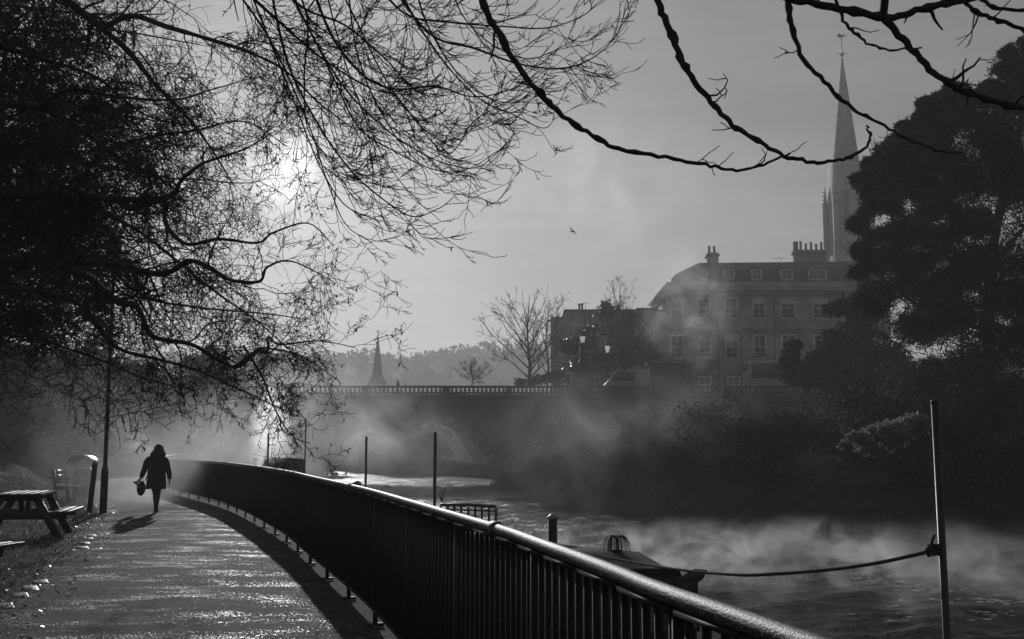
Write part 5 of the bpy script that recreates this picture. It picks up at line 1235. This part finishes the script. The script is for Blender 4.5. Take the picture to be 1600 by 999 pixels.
b_ = MB(); P = np.array(P); n_ = len(P); a = rng.normal(size=(n_, 3)) * [1, 1, .12]; a /= np.linalg.norm(a, axis=1, keepdims=True); c = np.cross(a, [0, 0, 1.0] + rng.normal(size=(n_, 3)) * .3); c /= np.linalg.norm(c, axis=1, keepdims=True); z_ = .014 + .02 * rng.random((n_, 1))
V = np.stack([P - a * z_, P + c * z_ * .6, P + a * z_, P - c * z_ * .6], 1).reshape(-1, 3); b_.add(V, np.arange(4 * n_).reshape(n_, 4))
M['deadleaf'] = mat('fallen_leaf', .09, .35, var=.5, scale=3)
o = b_.build('fallen_leaves', M['deadleaf']); tag(o, 'fallen leaves scattered along the grassy edge of the path', 'leaves', kind='stuff')

# ------------------------------------------------------------------ air: even haze, then the drifting river mist and smoke
def volmat(name, dens, aniso, col=.95):
    m = bpy.data.materials.new(name); m.use_nodes = True; t = m.node_tree; t.nodes.clear(); n = t.nodes.new
    v = n('ShaderNodeVolumePrincipled'); v.inputs['Color'].default_value = (col, col, col, 1); v.inputs['Density'].default_value = dens; v.inputs['Anisotropy'].default_value = aniso
    o = n('ShaderNodeOutputMaterial'); t.links.new(v.outputs[0], o.inputs['Volume']); return m, t, v
hm, _, _ = volmat('haze_air', HAZE, .35)
b_ = MB(); b_.box((100, 565, 40), (3160, 1290, 90)); hz = b_.build('haze', hm); hz['kind'] = 'stuff'; hz['label'] = 'pale morning haze in the air'
def mist(name, c, size, dens, label, nscale=.35, thr=.45, soft=.25, aniso=.55, seed=0.0, zfall=0.0, stretch=(1, 1, 1), rough=.6, rz=0.0, step=None, detail=4):
    """soft-edged drifting vapour: density is noise, fading to nothing before the hull"""
    m, t, v = volmat(name + '_vapour', 0, aniso); n = t.nodes.new; ln = t.links.new
    g = n('ShaderNodeTexCoord')
    le = n('ShaderNodeVectorMath'); le.operation = 'LENGTH'; ln(g.outputs['Object'], le.inputs[0])
    f = n('ShaderNodeMapRange'); f.interpolation_type = 'SMOOTHSTEP'; f.inputs['From Min'].default_value = .95; f.inputs['From Max'].default_value = .25; f.inputs['To Min'].default_value = 0; f.inputs['To Max'].default_value = 1; ln(le.outputs['Value'], f.inputs[0])
    mp_ = n('ShaderNodeMapping'); mp_.inputs['Scale'].default_value = tuple(size[i] * stretch[i] for i in range(3)); mp_.inputs['Location'].default_value = (seed * 7.1, seed * 3.3, seed * 5.7); ln(g.outputs['Object'], mp_.inputs[0])
    q = n('ShaderNodeTexNoise'); q.inputs['Scale'].default_value = nscale; q.inputs['Detail'].default_value = detail; q.inputs['Roughness'].default_value = rough; q.inputs['Distortion'].default_value = .6; ln(mp_.outputs[0], q.inputs[0])
    r = n('ShaderNodeMapRange'); r.inputs['From Min'].default_value = thr; r.inputs['From Max'].default_value = thr + soft; ln(q.outputs['Fac'], r.inputs[0])
    mu = n('ShaderNodeMath'); mu.operation = 'MULTIPLY'; ln(f.outputs[0], mu.inputs[0]); ln(r.outputs[0], mu.inputs[1]); src = mu.outputs[0]
    if zfall:
        sp_ = n('ShaderNodeSeparateXYZ'); ln(g.outputs['Object'], sp_.inputs[0]); a_ = n('ShaderNodeMapRange'); a_.inputs['From Min'].default_value = zfall; a_.inputs['From Max'].default_value = -.9; a_.inputs['To Min'].default_value = 0; a_.inputs['To Max'].default_value = 1; ln(sp_.outputs[2], a_.inputs[0])
        pw_ = n('ShaderNodeMath'); pw_.operation = 'POWER'; ln(a_.outputs[0], pw_.inputs[0]); pw_.inputs[1].default_value = 2.0
        m2 = n('ShaderNodeMath'); m2.operation = 'MULTIPLY'; ln(src, m2.inputs[0]); ln(pw_.outputs[0], m2.inputs[1]); src = m2.outputs[0]
    m3 = n('ShaderNodeMath'); m3.operation = 'MULTIPLY'; ln(src, m3.inputs[0]); m3.inputs[1].default_value = dens; ln(m3.outputs[0], v.inputs['Density'])
    b_ = MB(); b_.ell((0, 0, 0), (1, 1, 1), 20, 12); o = b_.build(name, m); o.location = tuple(c); o.scale = size; o.rotation_euler = (0, 0, rz)
    tag(o, label, 'mist', kind='stuff')
    try: m.cycles.volume_step_rate = 1.0
    except Exception: pass
    return o
mist('river_mist', (9.5, 27, -1.15), (15, 11, 1.05), .42, 'low bright mist on the open river water', nscale=.55, thr=.50, soft=.16, seed=1, stretch=(1.3, .8, 1.5), detail=7, rough=.7)
mist('bridge_mist', (-12.5, 68, 1.6), (12, 19, 6.2), .12, 'drifting mist before the arch of the bridge', nscale=.30, thr=.48, soft=.22, seed=2, stretch=(1, 1, .8), detail=6, rough=.65)
mist('railing_mist', (-10.2, 31.5, .8), (3.3, 8, 2.1), .13, 'pale mist drifting through the far railing beside the walking woman', nscale=.5, thr=.44, soft=.25, seed=9)
mist('path_mist', (-17, 50, 1.6), (9, 12, 3.8), .020, 'mist hanging over the path end and the far railing', nscale=.3, thr=.45, soft=.25, seed=3, detail=6)
p = at(424, 690, 50); mist('boat_smoke', (p.x, 50, p.z), (1.2, 1.2, 3.8), .85, 'thick white smoke plume rising from the hazy cabin boat', nscale=1.4, thr=.44, soft=.1, seed=4.3, aniso=.72, detail=7, rough=.65)
p = at(1075, 480, 82); mist('drifting_smoke', (p.x, 82, p.z), (5.0, 4, 6.4), .22, 'smoke drifting across the left end of the mansard house', nscale=.42, thr=.46, soft=.3, seed=5.6, detail=6, rough=.62)
p = at(965, 290, 80); mist('high_vapour', (p.x, 80, p.z), (9, 5, 8), .12, 'faint vapour high in the sky above the low house', nscale=.26, thr=.47, soft=.3, seed=6, detail=6)
p = at(990, 700, 44); mist('bank_mist', (p.x, 46, p.z), (12, 7, 4.2), .06, 'thin mist veiling the dark far bank', nscale=.35, thr=.48, soft=.25, seed=7)
p = at(90, 640, 48); mist('woodland_mist', (p.x, 50, p.z), (13, 9, 5.5), .006, 'mist among the evergreens at left', nscale=.25, thr=.38, soft=.35, seed=8)
